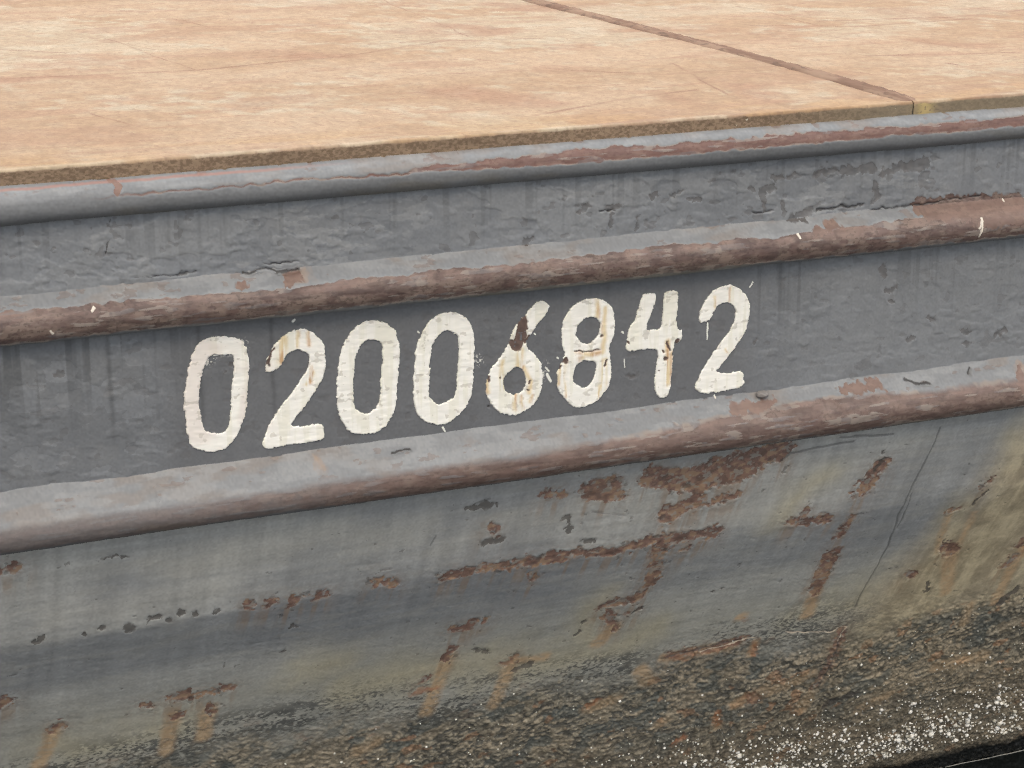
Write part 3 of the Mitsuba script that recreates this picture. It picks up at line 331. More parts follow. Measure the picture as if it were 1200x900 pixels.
def lower_colour(p, n, uv):
    x, z = p.x, p.z
    m = lower_masks(x, z)
    a, b = crust_noise(x, z)
    smear = fbm(x * 5, z * 140, 99.0, octaves=3)
    run = fbm(x * 60, z * 3, 100.0, octaves=3)
    big = fbm(x * 3, z * 7, 101.0, octaves=3)
    c = mix((0.258, 0.264, 0.264), (0.335, 0.337, 0.322), smoothstep(0.35, 0.65, big))
    c = mix(c, (0.37, 0.365, 0.335), 0.5 * m['light'])
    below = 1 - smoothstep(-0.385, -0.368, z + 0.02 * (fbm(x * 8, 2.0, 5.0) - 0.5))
    c = mix(c, (0.185, 0.195, 0.206), (0.72 - 0.3 * smoothstep(0.0, 0.6, x)) * below * (1 - smoothstep(0.3, 0.7, (-0.42 - z) * 6)))  # shading of the plate below the knuckle, deepened in the colour
    c = c * 1.2 * (0.89 + 0.22 * smear) * (0.84 + 0.32 * run)
    c = mix(c, (0.40, 0.39, 0.35), 0.22 * smoothstep(0.5, 0.7, fbm(x * 14, z * 60, 87.0, octaves=4)))
    sil = smoothstep(-0.46, -0.66, z + 0.08 * (big - 0.5))
    c = mix(c, (0.38, 0.365, 0.29), 0.5 * sil)
    c = mix(c, (0.50, 0.44, 0.28), 0.6 * m['yellow'] * (0.55 + 0.45 * fbm(x * 20, z * 20, 102.0)))
    right = smoothstep(0.96, 1.16, x - 0.35 * (z + 0.3) + 0.15 * (big - 0.5))
    c = mix(c, mix((0.32, 0.26, 0.165), (0.58, 0.49, 0.32), smoothstep(0.3, 0.7, 0.5 * fbm(x * 55, z * 6, 86.0, octaves=4) + 0.5 * fbm(x * 40, z * 40, 63.0, octaves=4))), 0.8 * right)
    c = c * (0.92 + 0.16 * noise(x * 280, z * 280, 8.0))
    # dark growth: speckled where it starts
    b2 = fbm(x * 170, z * 330, 107.0, octaves=3)
    sp = smoothstep(0.38, 0.62, 0.65 * b2 + 0.35 * b + 0.5 * (fbm(x * 9, z * 40, 108.0, octaves=3) - 0.5) + 0.05 * m['crust'])
    sp = sp * (1 - 0.6 * m['tan'])
    c = mix(c, mix((0.085, 0.09, 0.09), (0.065, 0.066, 0.062), a), 0.9 * m['algae'] * sp * (1 - 0.7 * right * (1 - m['crust'])))
    # the crust
    fine = 0.5 * noise(x * 150, z * 190, 9.0) + 0.5 * noise(x * 330, z * 400, 19.0)
    cr = mix((0.105, 0.097, 0.08), (0.30, 0.265, 0.20), smoothstep(0.36, 0.66, b))
    cr = mix(cr, (0.28, 0.232, 0.165), smoothstep(0.5, 0.66, fbm(x * 13, z * 18, 103.0, octaves=5)) * 0.65)
    cr = mix(cr, (0.35, 0.285, 0.20), 0.55 * m['tan'] * smoothstep(0.36, 0.58, b))
    cr = mix(cr, (0.10, 0.112, 0.105), 0.7 * smoothstep(0.58, 0.66, fbm(x * 19 + 9, z * 26, 104.0, octaves=3)))
    cr = mix(cr, (0.32, 0.17, 0.09), 0.6 * smoothstep(0.70, 0.76, fbm(x * 23 + 5, z * 30, 105.0, octaves=4)))
    cr = cr * (0.5 + 1.05 * fine)
    c = mix(c, cr, 0.88 * m['crust'])
    c = mix(c, mi.Color3f(0.17, 0.14, 0.10) * (0.4 + 1.2 * fine), 0.6 * m['low'])
    # stains and bare metal
    c = mix(c, mix((0.56, 0.41, 0.25), (0.44, 0.28, 0.15), b), m['orange'] * (0.78 - 0.35 * smoothstep(0.5, 0.65, b)) * (1 - 0.45 * m['low']) * (1 - 0.4 * m['crust']))
    rc = rust_colour(x, z)
    rc = mix(rc, (0.27, 0.19, 0.125), 0.55 * smoothstep(0.48, 0.6, fbm(x * 16, z * 16, 106.0, octaves=3)))
    c = mix(c, mix((0.42, 0.17, 0.07), (0.28, 0.11, 0.055), b), 0.6 * m['hot'])
    ring = dr.exp(-dr.square((m['d_rust'] - 0.0025) / 0.002))
    c = mix(c, (0.30, 0.20, 0.125), 0.42 * m['drip'] * (1 - m['crust']))
    c = mix(c, (0.22, 0.14, 0.09), 0.35 * dr.exp(-dr.maximum(m['d_rust'], 0.0) / 0.012) * smoothstep(0.35, 0.6, b))
    c = mix(c, (0.38, 0.36, 0.31), 0.16 * ring * (1 - m['crust']))
    rv = fbm(x * 75, z * 95, 83.0, octaves=4)
    rc = mix(rc, (0.25, 0.135, 0.097), 0.6)
    rc = mix(rc, (0.34, 0.225, 0.145), 0.7 * smoothstep(0.52, 0.62, rv))
    rc = mix(rc, (0.11, 0.068, 0.055), 0.6 * (1 - smoothstep(0.34, 0.46, rv)))
    rc = mix(rc, (0.28, 0.275, 0.25), 0.6 * smoothstep(0.62, 0.68, fbm(x * 95, z * 130, 85.0, octaves=3)))
    c = mix(c, rc * 1.08, 0.92 * m['rust'] * (1 - 0.35 * m['crust']))
    c = mix(c, (0.085, 0.075, 0.066), 0.75 * dr.maximum(m['dark'], 0.6 * m['chip']))
    c = mix(c, (0.075, 0.075, 0.075), 0.5 * m['crack'])
    c = mix(c, (0.62, 0.53, 0.42), 0.85 * m['white'])
    return mix(c, (0.012, 0.013, 0.013), m['wet'])


# ------------------------------------------------------------------ materials
def surface(name, colour, rough, spec=0.5):
    r = proc(rough) if callable(rough) else rough
    scene[name] = {'type': 'twosided', 'bsdf': {'type': 'principled', 'base_color': proc(colour) if callable(colour) else {'type': 'rgb', 'value': colour}, 'roughness': r, 'specular': spec}}


Z1, R1, Z2, R2, Z3, R3 = 0.379, 0.030, 0.1962, 0.0315, -0.1322, 0.0355
mask_upper, mask_number = strake_masks(0.232, 0.354, True), strake_masks(-0.0772, 0.1668, False)
mask_rail = [rail_masks(Z1, R1, 1), rail_masks(Z2, R2, 2), rail_masks(Z3, R3, 3)]
surface('upper_strake_paint', strake_colour(mask_upper, True, False), lambda p, n, uv: 0.30 + 0.25 * noise(p.x * 60, p.z * 60), 0.6)
surface('number_strake_paint', strake_colour(mask_number, False, True), lambda p, n, uv: 0.33 + 0.25 * noise(p.x * 60, p.z * 60), 0.55)
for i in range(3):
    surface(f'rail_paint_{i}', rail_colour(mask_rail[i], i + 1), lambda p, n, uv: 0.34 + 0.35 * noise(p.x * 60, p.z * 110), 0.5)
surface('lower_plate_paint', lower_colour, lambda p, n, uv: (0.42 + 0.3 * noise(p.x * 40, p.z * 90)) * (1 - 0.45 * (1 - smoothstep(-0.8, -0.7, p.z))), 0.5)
surface('shell_white', lambda p, n, uv: mix((0.78, 0.76, 0.70), (0.42, 0.40, 0.33), smoothstep(0.45, 0.8, noise(p.x * 130, p.z * 130, 2.0))), 0.55)
surface('plain_steel', lambda p, n, uv: mi.Color3f(0.12, 0.122, 0.126) * (0.7 + 0.6 * fbm(p.x * 3 + p.y * 2, p.z * 5)), 0.6)


def digit_masks(x, z):
    wx, wz = warp(x, z, 0.0035, 110.0)
    return inside(caps(wx, wz, FEAT['dbare']), 0.0012), inside(caps(*warp(x, z, 0.003, 60.0), FEAT['dstain']), 0.0045)


def digit_colour(p, n, uv):
    x, z = p.x, p.z
    bare, stain = digit_masks(x, z)
    brush = fbm(x * 60, z * 260, 111.0, octaves=3)
    c = mi.Color3f(0.84, 0.825, 0.77) * (0.91 + 0.18 * brush)
    c = mix(c, (0.72, 0.70, 0.58), 0.5 * smoothstep(0.5, 0.64, fbm(x * 90, z * 8, 112.0, octaves=3)))
    c = mix(c, (0.70, 0.62, 0.57), 0.55 * (1 - smoothstep(-0.45, -0.40, x)) * smoothstep(0.38, 0.6, fbm(x * 18, z * 18, 113.0)))
    c = mix(c, (0.40, 0.37, 0.31), 0.45 * smoothstep(0.68, 0.74, fbm(x * 75, z * 110, 114.0, octaves=3)))
    c = mix(c, mix((0.68, 0.54, 0.30), (0.52, 0.30, 0.12), smoothstep(0.48, 0.66, fbm(x * 120, z * 22, 115.0))), 0.85 * stain * smoothstep(0.22, 0.5, fbm(x * 150, z * 14, 116.0)))
    side = 1 - smoothstep(-0.0028, -0.0012, -p.y - 0.0034)                     # grimy edge of the raised paint
    rb = mix((0.08, 0.056, 0.049), (0.15, 0.10, 0.082), fbm(x * 130, z * 130, 117.0))
    return mix(c, rb, bare)


surface('number_white', digit_colour, 0.55, 0.35)


DECK_LINES = [(a, b * 0.35, c, d * 0.35, e) for a, b, c, d, e in FEAT['deck']]      # drawn broad across the deck, as the scrapes are


def deck_colour(p, n, uv):
    x, y, z = p.x, p.y, p.z
    u = x + 0.06 * y
    a = fbm(u * 3.2, y * 4, 121.0, octaves=5)
    b = fbm(u * 26, y * 22, 122.0, octaves=5)
    g = fbm(x * 140, y * 110, 123.0, octaves=3)
    c = mix((0.315, 0.216, 0.142), (0.35, 0.252, 0.174), smoothstep(0.36, 0.62, a))
    pale = smoothstep(0.49, 0.64, fbm(u * 2.4 + 4, y * 3.6 + 2, 124.0, octaves=5) + 0.3 * (b - 0.5) + 0.16 * (smoothstep(0.35, 1.3, y) - 0.45))
    c = mix(c, (0.385, 0.33, 0.25), 0.42 * pale)
    c = mix(c, (0.42, 0.38, 0.30), 0.3 * smoothstep(0.5, 0.7, b) * (0.35 + 0.65 * pale))
    c = mix(c, (0.285, 0.175, 0.12), 0.4 * smoothstep(0.54, 0.68, fbm(u * 5 + 9, y * 10, 125.0, octaves=5)))
    c = mix(c, (0.35, 0.225, 0.12), 0.5 * (1 - smoothstep(0.02, 0.2, y)) * smoothstep(0.4, 0.6, fbm(x * 6, y * 20, 126.0)))
    wx, wy = warp(x, y, 0.05, 7.0)
    c = mix(c, (0.27, 0.155, 0.105), 0.5 * inside(caps(wx, wy, FEAT['pink']), 0.03))
    c = mix(c, (0.46, 0.40, 0.30), 0.5 * (1 - smoothstep(0.004, 0.03, y + 0.012 * fbm(x * 20, 1.0))) * smoothstep(0.45, 0.6, fbm(x * 9, 5.0, 8.0)))
    c = c * (0.88 + 0.24 * g) * (0.88 + 0.24 * fbm(x * 60, y * 42, 119.0, octaves=3)) * (0.94 + 0.12 * noise(x * 420, y * 200, 3.0))
    sb = x - 0.783 - 0.032 * (1 - dr.exp(-y / 0.35)) + 0.03 * (fbm(x * 9, y * 9, 33.0) - 0.5)
    c = mix(c, (0.25, 0.145, 0.098), 0.5 * dr.exp(-dr.square(sb / 0.05)) * smoothstep(0.3, 0.6, fbm(x * 12, y * 8, 34.0)))
    sx, sy = warp(x, y, 0.012, 9.0)
    d = caps(sx, sy * 0.35, DECK_LINES)
    c = mix(c, (0.20, 0.115, 0.078), 0.7 * inside(d, 0.003) * (0.5 + 0.5 * smoothstep(0.4, 0.55, fbm(x * 11, y * 11, 127.0))))
    sc = smoothstep(0.70, 0.73, fbm(u * 5, y * 95, 128.0, octaves=4))
    c = mix(c, (0.27, 0.16, 0.105), 0.35 * sc)
    c = mix(c, (0.21, 0.14, 0.1), 0.3 * smoothstep(0.8, 0.84, noise(x * 160, y * 120, 11.0)))
    # the sawn edge of the plate: dark, grainy
    e = fbm(x * 210, z * 330, 129.0, octaves=3)
    ed = mix((0.160, 0.110, 0.074), (0.245, 0.175, 0.118), smoothstep(0.3, 0.7, e))
    ed = ed * (0.8 + 0.4 * fbm(x * 5, 2.0, 31.0, octaves=3))
    ed = mix(ed, (0.20, 0.17, 0.12), 0.6 * smoothstep(0.45, 0.75, x))
    ed = mix(ed, (0.42, 0.32, 0.15), dr.exp(-dr.square((x - 0.808) / 0.018)) * smoothstep(0.35, 0.6, e + 0.15))
    ed = mix(ed, (0.5, 0.46, 0.38), smoothstep(0.985, 0.99, noise(x * 90, z * 130, 77.0)))
    return mix(ed, c, smoothstep(0.4270, 0.4300, z + 0.003 * (fbm(x * 60, 3.0, 6.0) - 0.5)))


surface('deck_rust', deck_colour, 0.8, 0.25)
surface('weld_rust', lambda p, n, uv: mix(mix((0.175, 0.105, 0.073), (0.255, 0.168, 0.118), smoothstep(0.3, 0.7, fbm(p.x * 60, p.y * 9, 1.0, octaves=4))), (0.10, 0.066, 0.05), 0.5 * smoothstep(0.6, 0.7, fbm(p.x * 90, p.y * 40, 4.0))), 0.8, 0.25)
scene['water_surface'] = {'type': 'twosided', 'bsdf': {'type': 'principled', 'base_color': {'type': 'rgb', 'value': (0.008, 0.010, 0.010)}, 'roughness': 0.07, 'specular': 0.5}}
surface('foam_white', (0.25, 0.25, 0.23), 0.6)


# ------------------------------------------------------------------ geometry helpers
def obj(key, mesh, bsdf, smooth=True, **more):
    k, i = key, 0
    while k in scene:
        i += 1
        k = f'{key}_{i:03d}'
    scene[k] = mikit.ply(mesh, bsdf, smooth=smooth, **more)
    return k


def spread(lo, hi, fine_lo, fine_hi, step, coarse):
    a = np.arange(fine_lo, fine_hi, step)
    l, r = np.arange(lo, fine_lo, coarse), np.arange(fine_hi, hi + 1e-9, coarse)
    return np.concatenate([l, a, r])


def grid_faces(nr, nc):
    i, j = np.meshgrid(np.arange(nr - 1), np.arange(nc - 1), indexing='ij')
    a = i * nc + j
    return np.stack([a, a + nc, a + nc + 1, a + 1], -1).reshape(-1, 4)


def ev(fn, x, z):
    """A material function on numpy arrays: the relief follows the same wear as the colour."""
    return np.array(fn(mi.Float(np.ascontiguousarray(x.ravel(), np.float32)), mi.Float(np.ascontiguousarray(z.ravel(), np.float32)))).reshape(x.shape)


def resample(P, step):
    s = np.concatenate([[0], np.cumsum(np.linalg.norm(np.diff(P, axis=0), axis=1))])
    t = np.linspace(0, s[-1], max(3, int(s[-1] / step)))
    return np.stack([np.interp(t, s, P[:, k]) for k in range(2)], 1)


def skin(P, xs, height):
    """The profile P (y, z), from top to bottom, drawn out along x and displaced outwards by height(x, z)."""
    t = np.gradient(P, axis=0)
    t /= np.linalg.norm(t, axis=1, keepdims=True)
    n = np.stack([t[:, 1], -t[:, 0]], 1)               # outwards for a profile that runs downwards: y negative
    X, Z = np.meshgrid(xs, P[:, 1])
    h = ev(height, X, Z)
    Y = P[:, :1] + h * n[:, :1]
    Zd = P[:, 1:] + h * n[:, 1:]
    v = np.stack([X, Y, Zd], -1).reshape(-1, 3)
    f = grid_faces(len(P), len(xs))
    return v, f


XS = spread(-7.0, 9.0, -0.98, 1.22, 0.0022, 0.05)
XL = spread(-7.0, 9.0, -0.98, 1.86, 0.0026, 0.05)


def line(y0, z0, y1, z1, step):
    return resample(np.array([[y0, z0], [y1, z1]]), step)


# the two flat strakes
obj('barge__strake', skin(line(0, 0.356, 0, 0.230, 0.002), XS, strake_height(mask_upper, True, False)), 'upper_strake_paint')
obj('barge__strake', skin(line(0, 0.1690, 0, -0.0800, 0.002), XS, strake_height(mask_number, False, True)), 'number_strake_paint')


def rail_outline(zt, yc, zc, r, ledge):
    """A rail seen end on, from the wall above it round the nose and back: a sloping ledge above a half-round lip."""
    if not ledge:
        f = np.linspace(np.pi / 2, -np.pi / 2, 90)
        return np.vstack([[[0.003, zc + r]], np.stack([yc - r * np.cos(f), zc + r * np.sin(f)], 1), [[0.005, zc - r - 0.0005]]])
    dy, dz = yc, zc - zt                                    # from the foot of the ledge (0, zt) to the centre of the lip
    d = math.hypot(dy, dz)
    beta = math.atan2(dz, dy) - math.asin(r / d)            # direction of the line that touches the lip
    k = math.sqrt(d * d - r * r)
    ty, tz = k * math.cos(beta), zt + k * math.sin(beta)
    f0 = math.atan2(tz - zc, -(ty - yc))
    f = np.linspace(f0, -np.pi / 2, 80)
    return np.vstack([[[0.003, zt + 0.008]], [[0.0, zt + 0.001]], np.stack([yc - r * np.cos(f), zc + r * np.sin(f)], 1), [[0.005, zc - r - 0.002]]])


RAILS = [(0.409, 0.0, 0.379, 0.030, False), (0.239, -0.011, 0.1962, 0.0315, True), (-0.073, -0.013, -0.1322, 0.0355, True)]


def rail_profile(row):
    P = resample(rail_outline(*row), 0.0004)
    S = gaussian_filter1d(P, 16, axis=0, mode='nearest')
    w = np.clip((len(P) * 0.4 - np.arange(len(P))) / 25.0, 0, 1)[:, None]
    return resample(S * w + P * (1 - w), 0.0019)


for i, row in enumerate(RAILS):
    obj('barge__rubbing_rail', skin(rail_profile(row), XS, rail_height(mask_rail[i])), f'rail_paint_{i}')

# the raked lower plate
low = [(0.006, -0.164)]
y, z = 0.0, -0.171
low.append((y, z))
while z > -1.75:
    a = math.radians(26 + 10 / (1 + math.exp((z + 0.375) / 0.012)) - 6 / (1 + math.exp((z + 0.62) / 0.06)))
    y, z = y + 0.0026 * math.sin(a), z - 0.0026 * math.cos(a)
    low.append((y, z))
LOW = np.array(low)
cut = int(np.argmax(LOW[:, 1] < -1.40))
LOWP = np.vstack([LOW[:cut], LOW[cut::20]])
low_v, low_f = skin(LOWP, XL, lower_height)
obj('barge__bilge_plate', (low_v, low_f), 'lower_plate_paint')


# ---- the raised number
def chaikin(P, n=1):
    P = np.asarray(P, float)
    for _ in range(n):
        Q = np.roll(P, -1, 0)
        P = np.stack([0.75 * P + 0.25 * Q, 0.25 * P + 0.75 * Q], 1).reshape(-1, 2)
    return P


def digit_mesh(rings):
    poly = Polygon(chaikin(rings[0], 2), [chaikin(r, 2) for r in rings[1:]])
    x0, z0, x1, z1 = poly.bounds
    step = 0.0011
    xs, zs = np.arange(x0 - 0.006, x1 + 0.006, step), np.arange(z1 + 0.006, z0 - 0.006, -step)
    X, Zg = np.meshgrid(xs, zs)
    pts = sh_points(X.ravel(), Zg.ravel())
    sd = sh_distance(poly.boundary, pts) * np.where(sh_contains(poly, pts), 1, -1)
    sd = sd.reshape(X.shape) + 0.0034 * (meshkit.fbm(np.stack([X * 95, Zg * 95, 0 * X], -1), 3, 5) - 0.5) + 0.0026 * (meshkit.noise(np.stack([X * 330, Zg * 330, 0 * X], -1), 8) - 0.5)
    t = np.clip((sd + 0.0010) / 0.0022, 0, 1)
    t = t * t * (3 - 2 * t)
    bare = ev(lambda a, b: digit_masks(a, b)[0], X, Zg)
    relief = 0.0011 * (meshkit.fbm(np.stack([X * 60, Zg * 200, 0 * X], -1), 3, 9) - 0.5) + 0.0012 * (meshkit.fbm(np.stack([X * 40, Zg * 40, 0 * X], -1), 2, 19) - 0.5)
    h = -0.004 + t * (0.0066 + relief - 0.0012 * bare * (1 + meshkit.noise(np.stack([X * 180, Zg * 180, 0 * X], -1), 4)))
    v = np.stack([X, -h, Zg], -1).reshape(-1, 3)
    f = grid_faces(len(zs), len(xs))
    keep = (sd.reshape(-1)[f] > -0.0022).any(1)
    f = f[keep]
    f = np.vstack([f[:, [0, 1, 2]], f[:, [0, 2, 3]]])
    m = trimesh.Trimesh(v, f, process=False)
    m.remove_unreferenced_vertices()
    return m


SAYS = {'0a': 'raised white digit 0 with a pinkish, thinly painted left side', '2a': 'raised cream digit 2 with a rust spot and a chipped tip', '0b': 'raised clean white digit 0 after the cream 2',
        '0c': 'raised clean white digit 0 before the rusty 6', '6': 'raised white digit 6 with a patch of bare brown rust across its stem', '8': 'raised white digit 8 streaked with rust',
        '4': 'raised white digit 4 with rust below its crossing', '2b': 'raised clean white digit 2 at the end of the number'}
for name, rings in DIG.items():
    k = obj('barge__number_digit', digit_mesh(rings), 'number_white')
    labels[k] = {'label': SAYS[name]}

# ---- deck plates: top sheet and thick front edge in one skin
SEAM = 0.783


def seam_bend(y):
    return 0.032 * (1 - np.exp(-np.maximum(y, 0) / 0.35))


ys = np.concatenate([[0.0035, 0.0022, 0.0010, 0.0002, 0, 0, 0, 0, 0, 0, 0]])
rim = [(0.0, 0.4075), (0.0, 0.411), (0.0, 0.414), (0.0, 0.417), (0.0, 0.420), (0.0, 0.423), (0.0, 0.426), (0.0002, 0.4290), (0.0010, 0.4312), (0.0022, 0.4325), (0.0040, 0.433)]
back = np.concatenate([np.arange(0.008, 2.5, 0.008), np.linspace(2.5, 6.0, 12)])
prof = np.array(rim + [(b, 0.433) for b in back])


def deck_plate(x0, x1, fx0, fx1):
    xs = np.unique(np.clip(spread(x0, x1, fx0, fx1, 0.005, 0.08), x0, x1))
    X, Yg = np.meshgrid(xs, prof[:, 0])
    _, Zg = np.meshgrid(xs, prof[:, 1])
    P3 = np.stack([X * 1.3, Yg * 1.3, Zg * 0], -1)
    onto = np.clip((Zg - 0.427) / 0.005, 0, 1)
    dz = onto * (0.004 * (meshkit.fbm(P3, 3, 3) - 0.5) * np.clip(Yg / 0.1, 0, 1) + 0.0010 * (meshkit.fbm(np.stack([X * 50, Yg * 50, 0 * X], -1), 3, 7) - 0.5))
    dz -= onto * 0.0025 * np.clip(meshkit.fbm(np.stack([X * 30, Zg * 0, Zg * 0], -1), 3, 12) - 0.4, 0, 1) * np.exp(-Yg / 0.01)
    dy = (1 - onto) * 0.0026 * (meshkit.fbm(np.stack([X * 130, Zg * 130, 0 * X], -1), 3, 17) - 0.5)
    Xb = X + seam_bend(Yg) * np.exp(-np.abs(X - SEAM) / 0.4)
    v = np.stack([Xb, Yg + dy, Zg + dz], -1).reshape(-1, 3)
    f = grid_faces(len(prof), len(xs))[:, ::-1]
    return v, f


k = obj('barge__deck_plate', deck_plate(-7.0, SEAM - 0.001, -1.05, SEAM - 0.001), 'deck_rust')
k = obj('barge__deck_plate', deck_plate(SEAM + 0.001, 9.0, SEAM + 0.001, 2.1), 'deck_rust')

# the weld along the joint of the two plates
yy = np.concatenate([np.arange(0.003, 2.4, 0.006), np.linspace(2.4, 6.0, 40)])
tt = np.linspace(-1, 1, 15)
Tm, Ym = np.meshgrid(tt, yy)
wid = 0.026 + 0.008 * (meshkit.fbm(np.stack([Ym * 9, 0 * Ym, 0 * Ym], -1), 3, 2) - 0.5) + 0.004 * (meshkit.noise(np.stack([Ym * 60, Tm * 2, 0 * Ym], -1), 4) - 0.5)
wid *= np.clip(0.45 + Ym / 0.05, 0.45, 1)
hh = 0.4325 + (0.0065 * np.clip((Ym - 0.003) / 0.05, 0.0, 1) - 0.006 * (Ym < 0.004)) * (1 - Tm ** 2) * (0.7 + 0.6 * meshkit.noise(np.stack([Ym * 70, Tm * 3, 0 * Ym], -1), 6)) - 0.0022 * np.abs(Tm) ** 6
mv = np.stack([SEAM + seam_bend(Ym) + 0.004 * (meshkit.fbm(np.stack([Ym * 3, 0 * Ym, 0 * Ym], -1), 2, 8) - 0.5) + Tm * wid, Ym, hh], -1).reshape(-1, 3)
k = obj('barge__weld_seam', (mv, grid_faces(len(yy), len(tt))), 'weld_rust')
labels[k] = {'label': 'brown rusty weld running across the tan deck'}

# ---- stub of a welded stud under the last digit
st = trimesh.creation.icosphere(subdivisions=3, radius=1.0)
v = np.array(st.vertices)
v *= (1 + 0.3 * (meshkit.fbm(v * 2.0 + 4, 3, 5) - 0.5))[:, None]
v = v * [0.0125, 0.010, 0.0062] + [0.487, -0.010, -0.0745]
st.vertices = v
k = obj('barge__stud', st, 'rail_paint_2')
labels[k] = {'label': 'small lumpy grey stud on the lowest rail, below the last digit'}

# ---- shells along the waterline: past counting; the sparse higher ones stand in for wet glints
rng = np.random.default_rng(7)
n = 150000
cx, cz = rng.uniform(-1.4, 2.6, n), rng.uniform(-1.25, -0.72, n)
clump = meshkit.fbm(np.stack([cx * 14, cz * 18, 0 * cx], -1), 3, 44)
dens = 0.012 + 0.06 * np.clip((-0.82 - cz) / 0.2, 0, 1) + 0.40 * np.clip((-0.99 - cz) / 0.17, 0, 1) ** 1.4
dens *= np.clip((clump - 0.2) * 2.4, 0.25, 1.2) * np.clip((cx + 0.9) / 0.7, 0.35, 1)
ok = rng.uniform(size=n) < dens * 0.33
cx, cz = cx[ok], cz[ok]
near = np.clip((-1.0 - cz) / 0.2, 0, 1)
rad = (0.0013 + 0.0014 * near) * rng.lognormal(0.0, 0.45, len(cx))
yb = np.interp(-cz, -LOW[:, 1], LOW[:, 0])
hgt = ev(lower_height, cx, cz)
sl = np.radians(30)
nrm = np.array([0, -math.cos(sl), -math.sin(sl)])
cen = np.stack([cx, yb, cz], 1) + (hgt + 0.0005)[:, None] * nrm
ring = np.arange(6) * np.pi / 3
e1, e2 = np.array([1.0, 0, 0]), np.cross(nrm, [1.0, 0, 0])
tmpl = np.vstack([np.stack([np.cos(ring), np.sin(ring), 0 * ring - 0.4], 1), np.stack([0.75 * np.cos(ring), 0.75 * np.sin(ring), 0 * ring + 0.55], 1), [[0, 0, 0.85]]])
tf = np.array([[a, (a + 1) % 6, 6 + (a + 1) % 6] for a in range(6)] + [[a, 6 + (a + 1) % 6, 6 + a] for a in range(6)] + [[6 + a, 6 + (a + 1) % 6, 12] for a in range(6)])
sv = rad[:, None, None] * tmpl[None] * np.stack([rng.uniform(0.8, 1.3, len(cx)), rng.uniform(0.75, 1.2, len(cx)), np.ones(len(cx))], 1)[:, None]
rot = rng.uniform(0, 2 * np.pi, len(cx))
ca, sa = np.cos(rot)[:, None], np.sin(rot)[:, None]
u_, v_ = ca * sv[..., 0] - sa * sv[..., 1], sa * sv[..., 0] + ca * sv[..., 1]
pts = cen[:, None] + u_[..., None] * e1 + v_[..., None] * e2 + sv[..., 2:] * nrm
k = obj('barge__barnacles', (pts.reshape(-1, 3), (tf[None] + 13 * np.arange(len(cx))[:, None, None]).reshape(-1, 3)), 'shell_white')
labels[k] = {'label': 'tiny white barnacles crowding the hull just above the water, with sparse higher ones standing in for glints', 'kind': 'stuff'}

# ---- the rest of the hull, out of sight
box = trimesh.creation.box((16.0, 0.02, 1.9), transform=trimesh.transformations.translation_matrix((1.0, 6.0, -0.545)))
obj('barge__side_plate', box, 'plain_steel', smooth=False)
for xe in (-7.0, 9.0):
    Q = [(0.01, 0.405), (0.01, -0.17)] + [tuple(q) for q in LOW[2::40]] + [(5.98, -1.4), (5.98, 0.405)]
    pg = trimesh.creation.extrude_polygon(Polygon([(a + 0.006, b) for a, b in Q]), 0.02, engine='earcut')
    pv = np.array(pg.vertices)
    pg.vertices = np.stack([xe + np.where(xe < 0, 1, -1) * 0.012 + pv[:, 2] - 0.01, pv[:, 0], pv[:, 1]], 1)
    obj('barge__end_plate', pg, 'plain_steel', smooth=False)

for key, say in (('barge__rubbing_rail', 'slim rail right under the deck with a reddish rust stripe'), ('barge__rubbing_rail_001', 'brown rusted rail above the number'), ('barge__rubbing_rail_002', 'broad rail below the number with a pale ledge and rusty lip'),
                 ('barge__strake', 'narrow chipped grey plate between the two higher rails'), ('barge__strake_001', 'grey plate that carries the white number'), ('barge__bilge_plate', 'stained plate sloping in below the lowest rail down to the water'),
                 ('barge__deck_plate', 'tan deck plate left of the weld'), ('barge__deck_plate_001', 'tan deck plate right of the weld with a yellowish corner')):
    labels[key] = {'label': say}
labels['barge'] = {'label': 'rusty grey steel barge side with three rubbing rails and the white number 02006842', 'category': 'barge'}

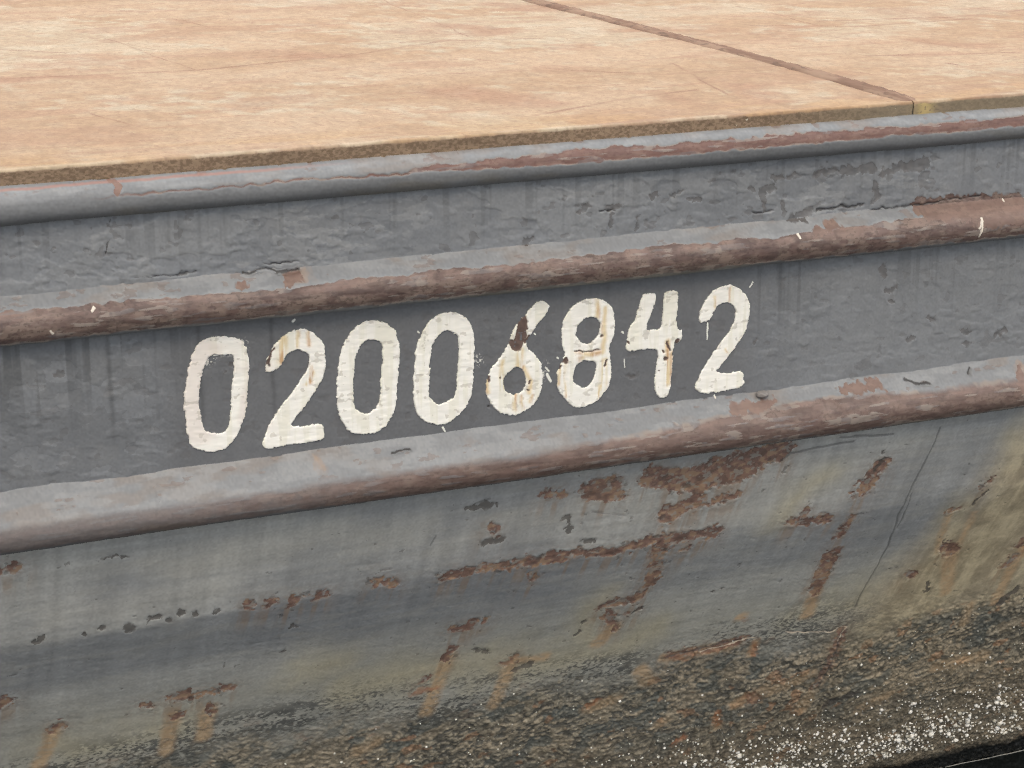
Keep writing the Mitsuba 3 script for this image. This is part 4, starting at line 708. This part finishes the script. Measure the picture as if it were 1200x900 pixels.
# ------------------------------------------------------------------ water
wy0 = float(np.interp(-WATER_Z, -LOW[:, 1], LOW[:, 0]))
wx = np.concatenate([[-900, -300, -100, -40, -15, -6], np.arange(-3, 4.5, 0.02), [7, 15, 40, 100, 300, 900]])
wyv = np.concatenate([[-900, -300, -100, -40, -15, -8], np.arange(-5, 1.6, 0.02), [3, 6, 15, 40, 100, 300, 900]])
WX, WY = np.meshgrid(wx, wyv)
near = np.clip((4.4 - np.abs(WX - 0.7)) / 1.0, 0, 1) * np.clip((WY + 5.2) / 1.0, 0, 1) * np.clip((2.0 - WY) / 0.4, 0, 1)
WZ = WATER_Z + near * (0.016 * (meshkit.fbm(np.stack([WX * 4, WY * 5, 0 * WX], -1), 3, 61) - 0.5))
obj('water', (np.stack([WX, WY, WZ], -1).reshape(-1, 3), grid_faces(len(wyv), len(wx))), 'water_surface')
labels['water'] = {'label': 'dark harbour water along the foot of the barge', 'kind': 'structure'}

# a broken thread of foam where the water touches the plate
fx = np.arange(-1.4, 2.6, 0.006)
fy = wy0 - 0.004 + 0.012 * (meshkit.fbm(np.stack([fx * 9, 0 * fx, 0 * fx], -1), 3, 71) - 0.5)
fr = 0.0010 * np.clip(meshkit.fbm(np.stack([fx * 12, 0 * fx + 3, 0 * fx], -1), 3, 72) * 2.4 - 0.75, 0.1, 1.0)
fz = np.array([WATER_Z] * len(fx)) + 0.016 * (meshkit.fbm(np.stack([fx * 4, fy * 5, 0 * fx], -1), 3, 61) - 0.5) + 0.001
an = np.arange(6) * np.pi / 3
fv = np.stack([np.repeat(fx[:, None], 6, 1), fy[:, None] + 2.0 * fr[:, None] * np.cos(an), fz[:, None] + fr[:, None] * np.sin(an)], -1).reshape(-1, 3)
q = np.arange(len(fx) - 1)[:, None] * 6
ff = np.concatenate([np.stack([q[:, 0] + a, q[:, 0] + (a + 1) % 6, q[:, 0] + 6 + (a + 1) % 6, q[:, 0] + 6 + a], 1) for a in range(6)])
obj('foam', (fv, ff), 'foam_white')
labels['foam'] = {'label': 'thin broken thread of pale foam where the dark water meets the hull', 'kind': 'stuff', 'category': 'foam'}
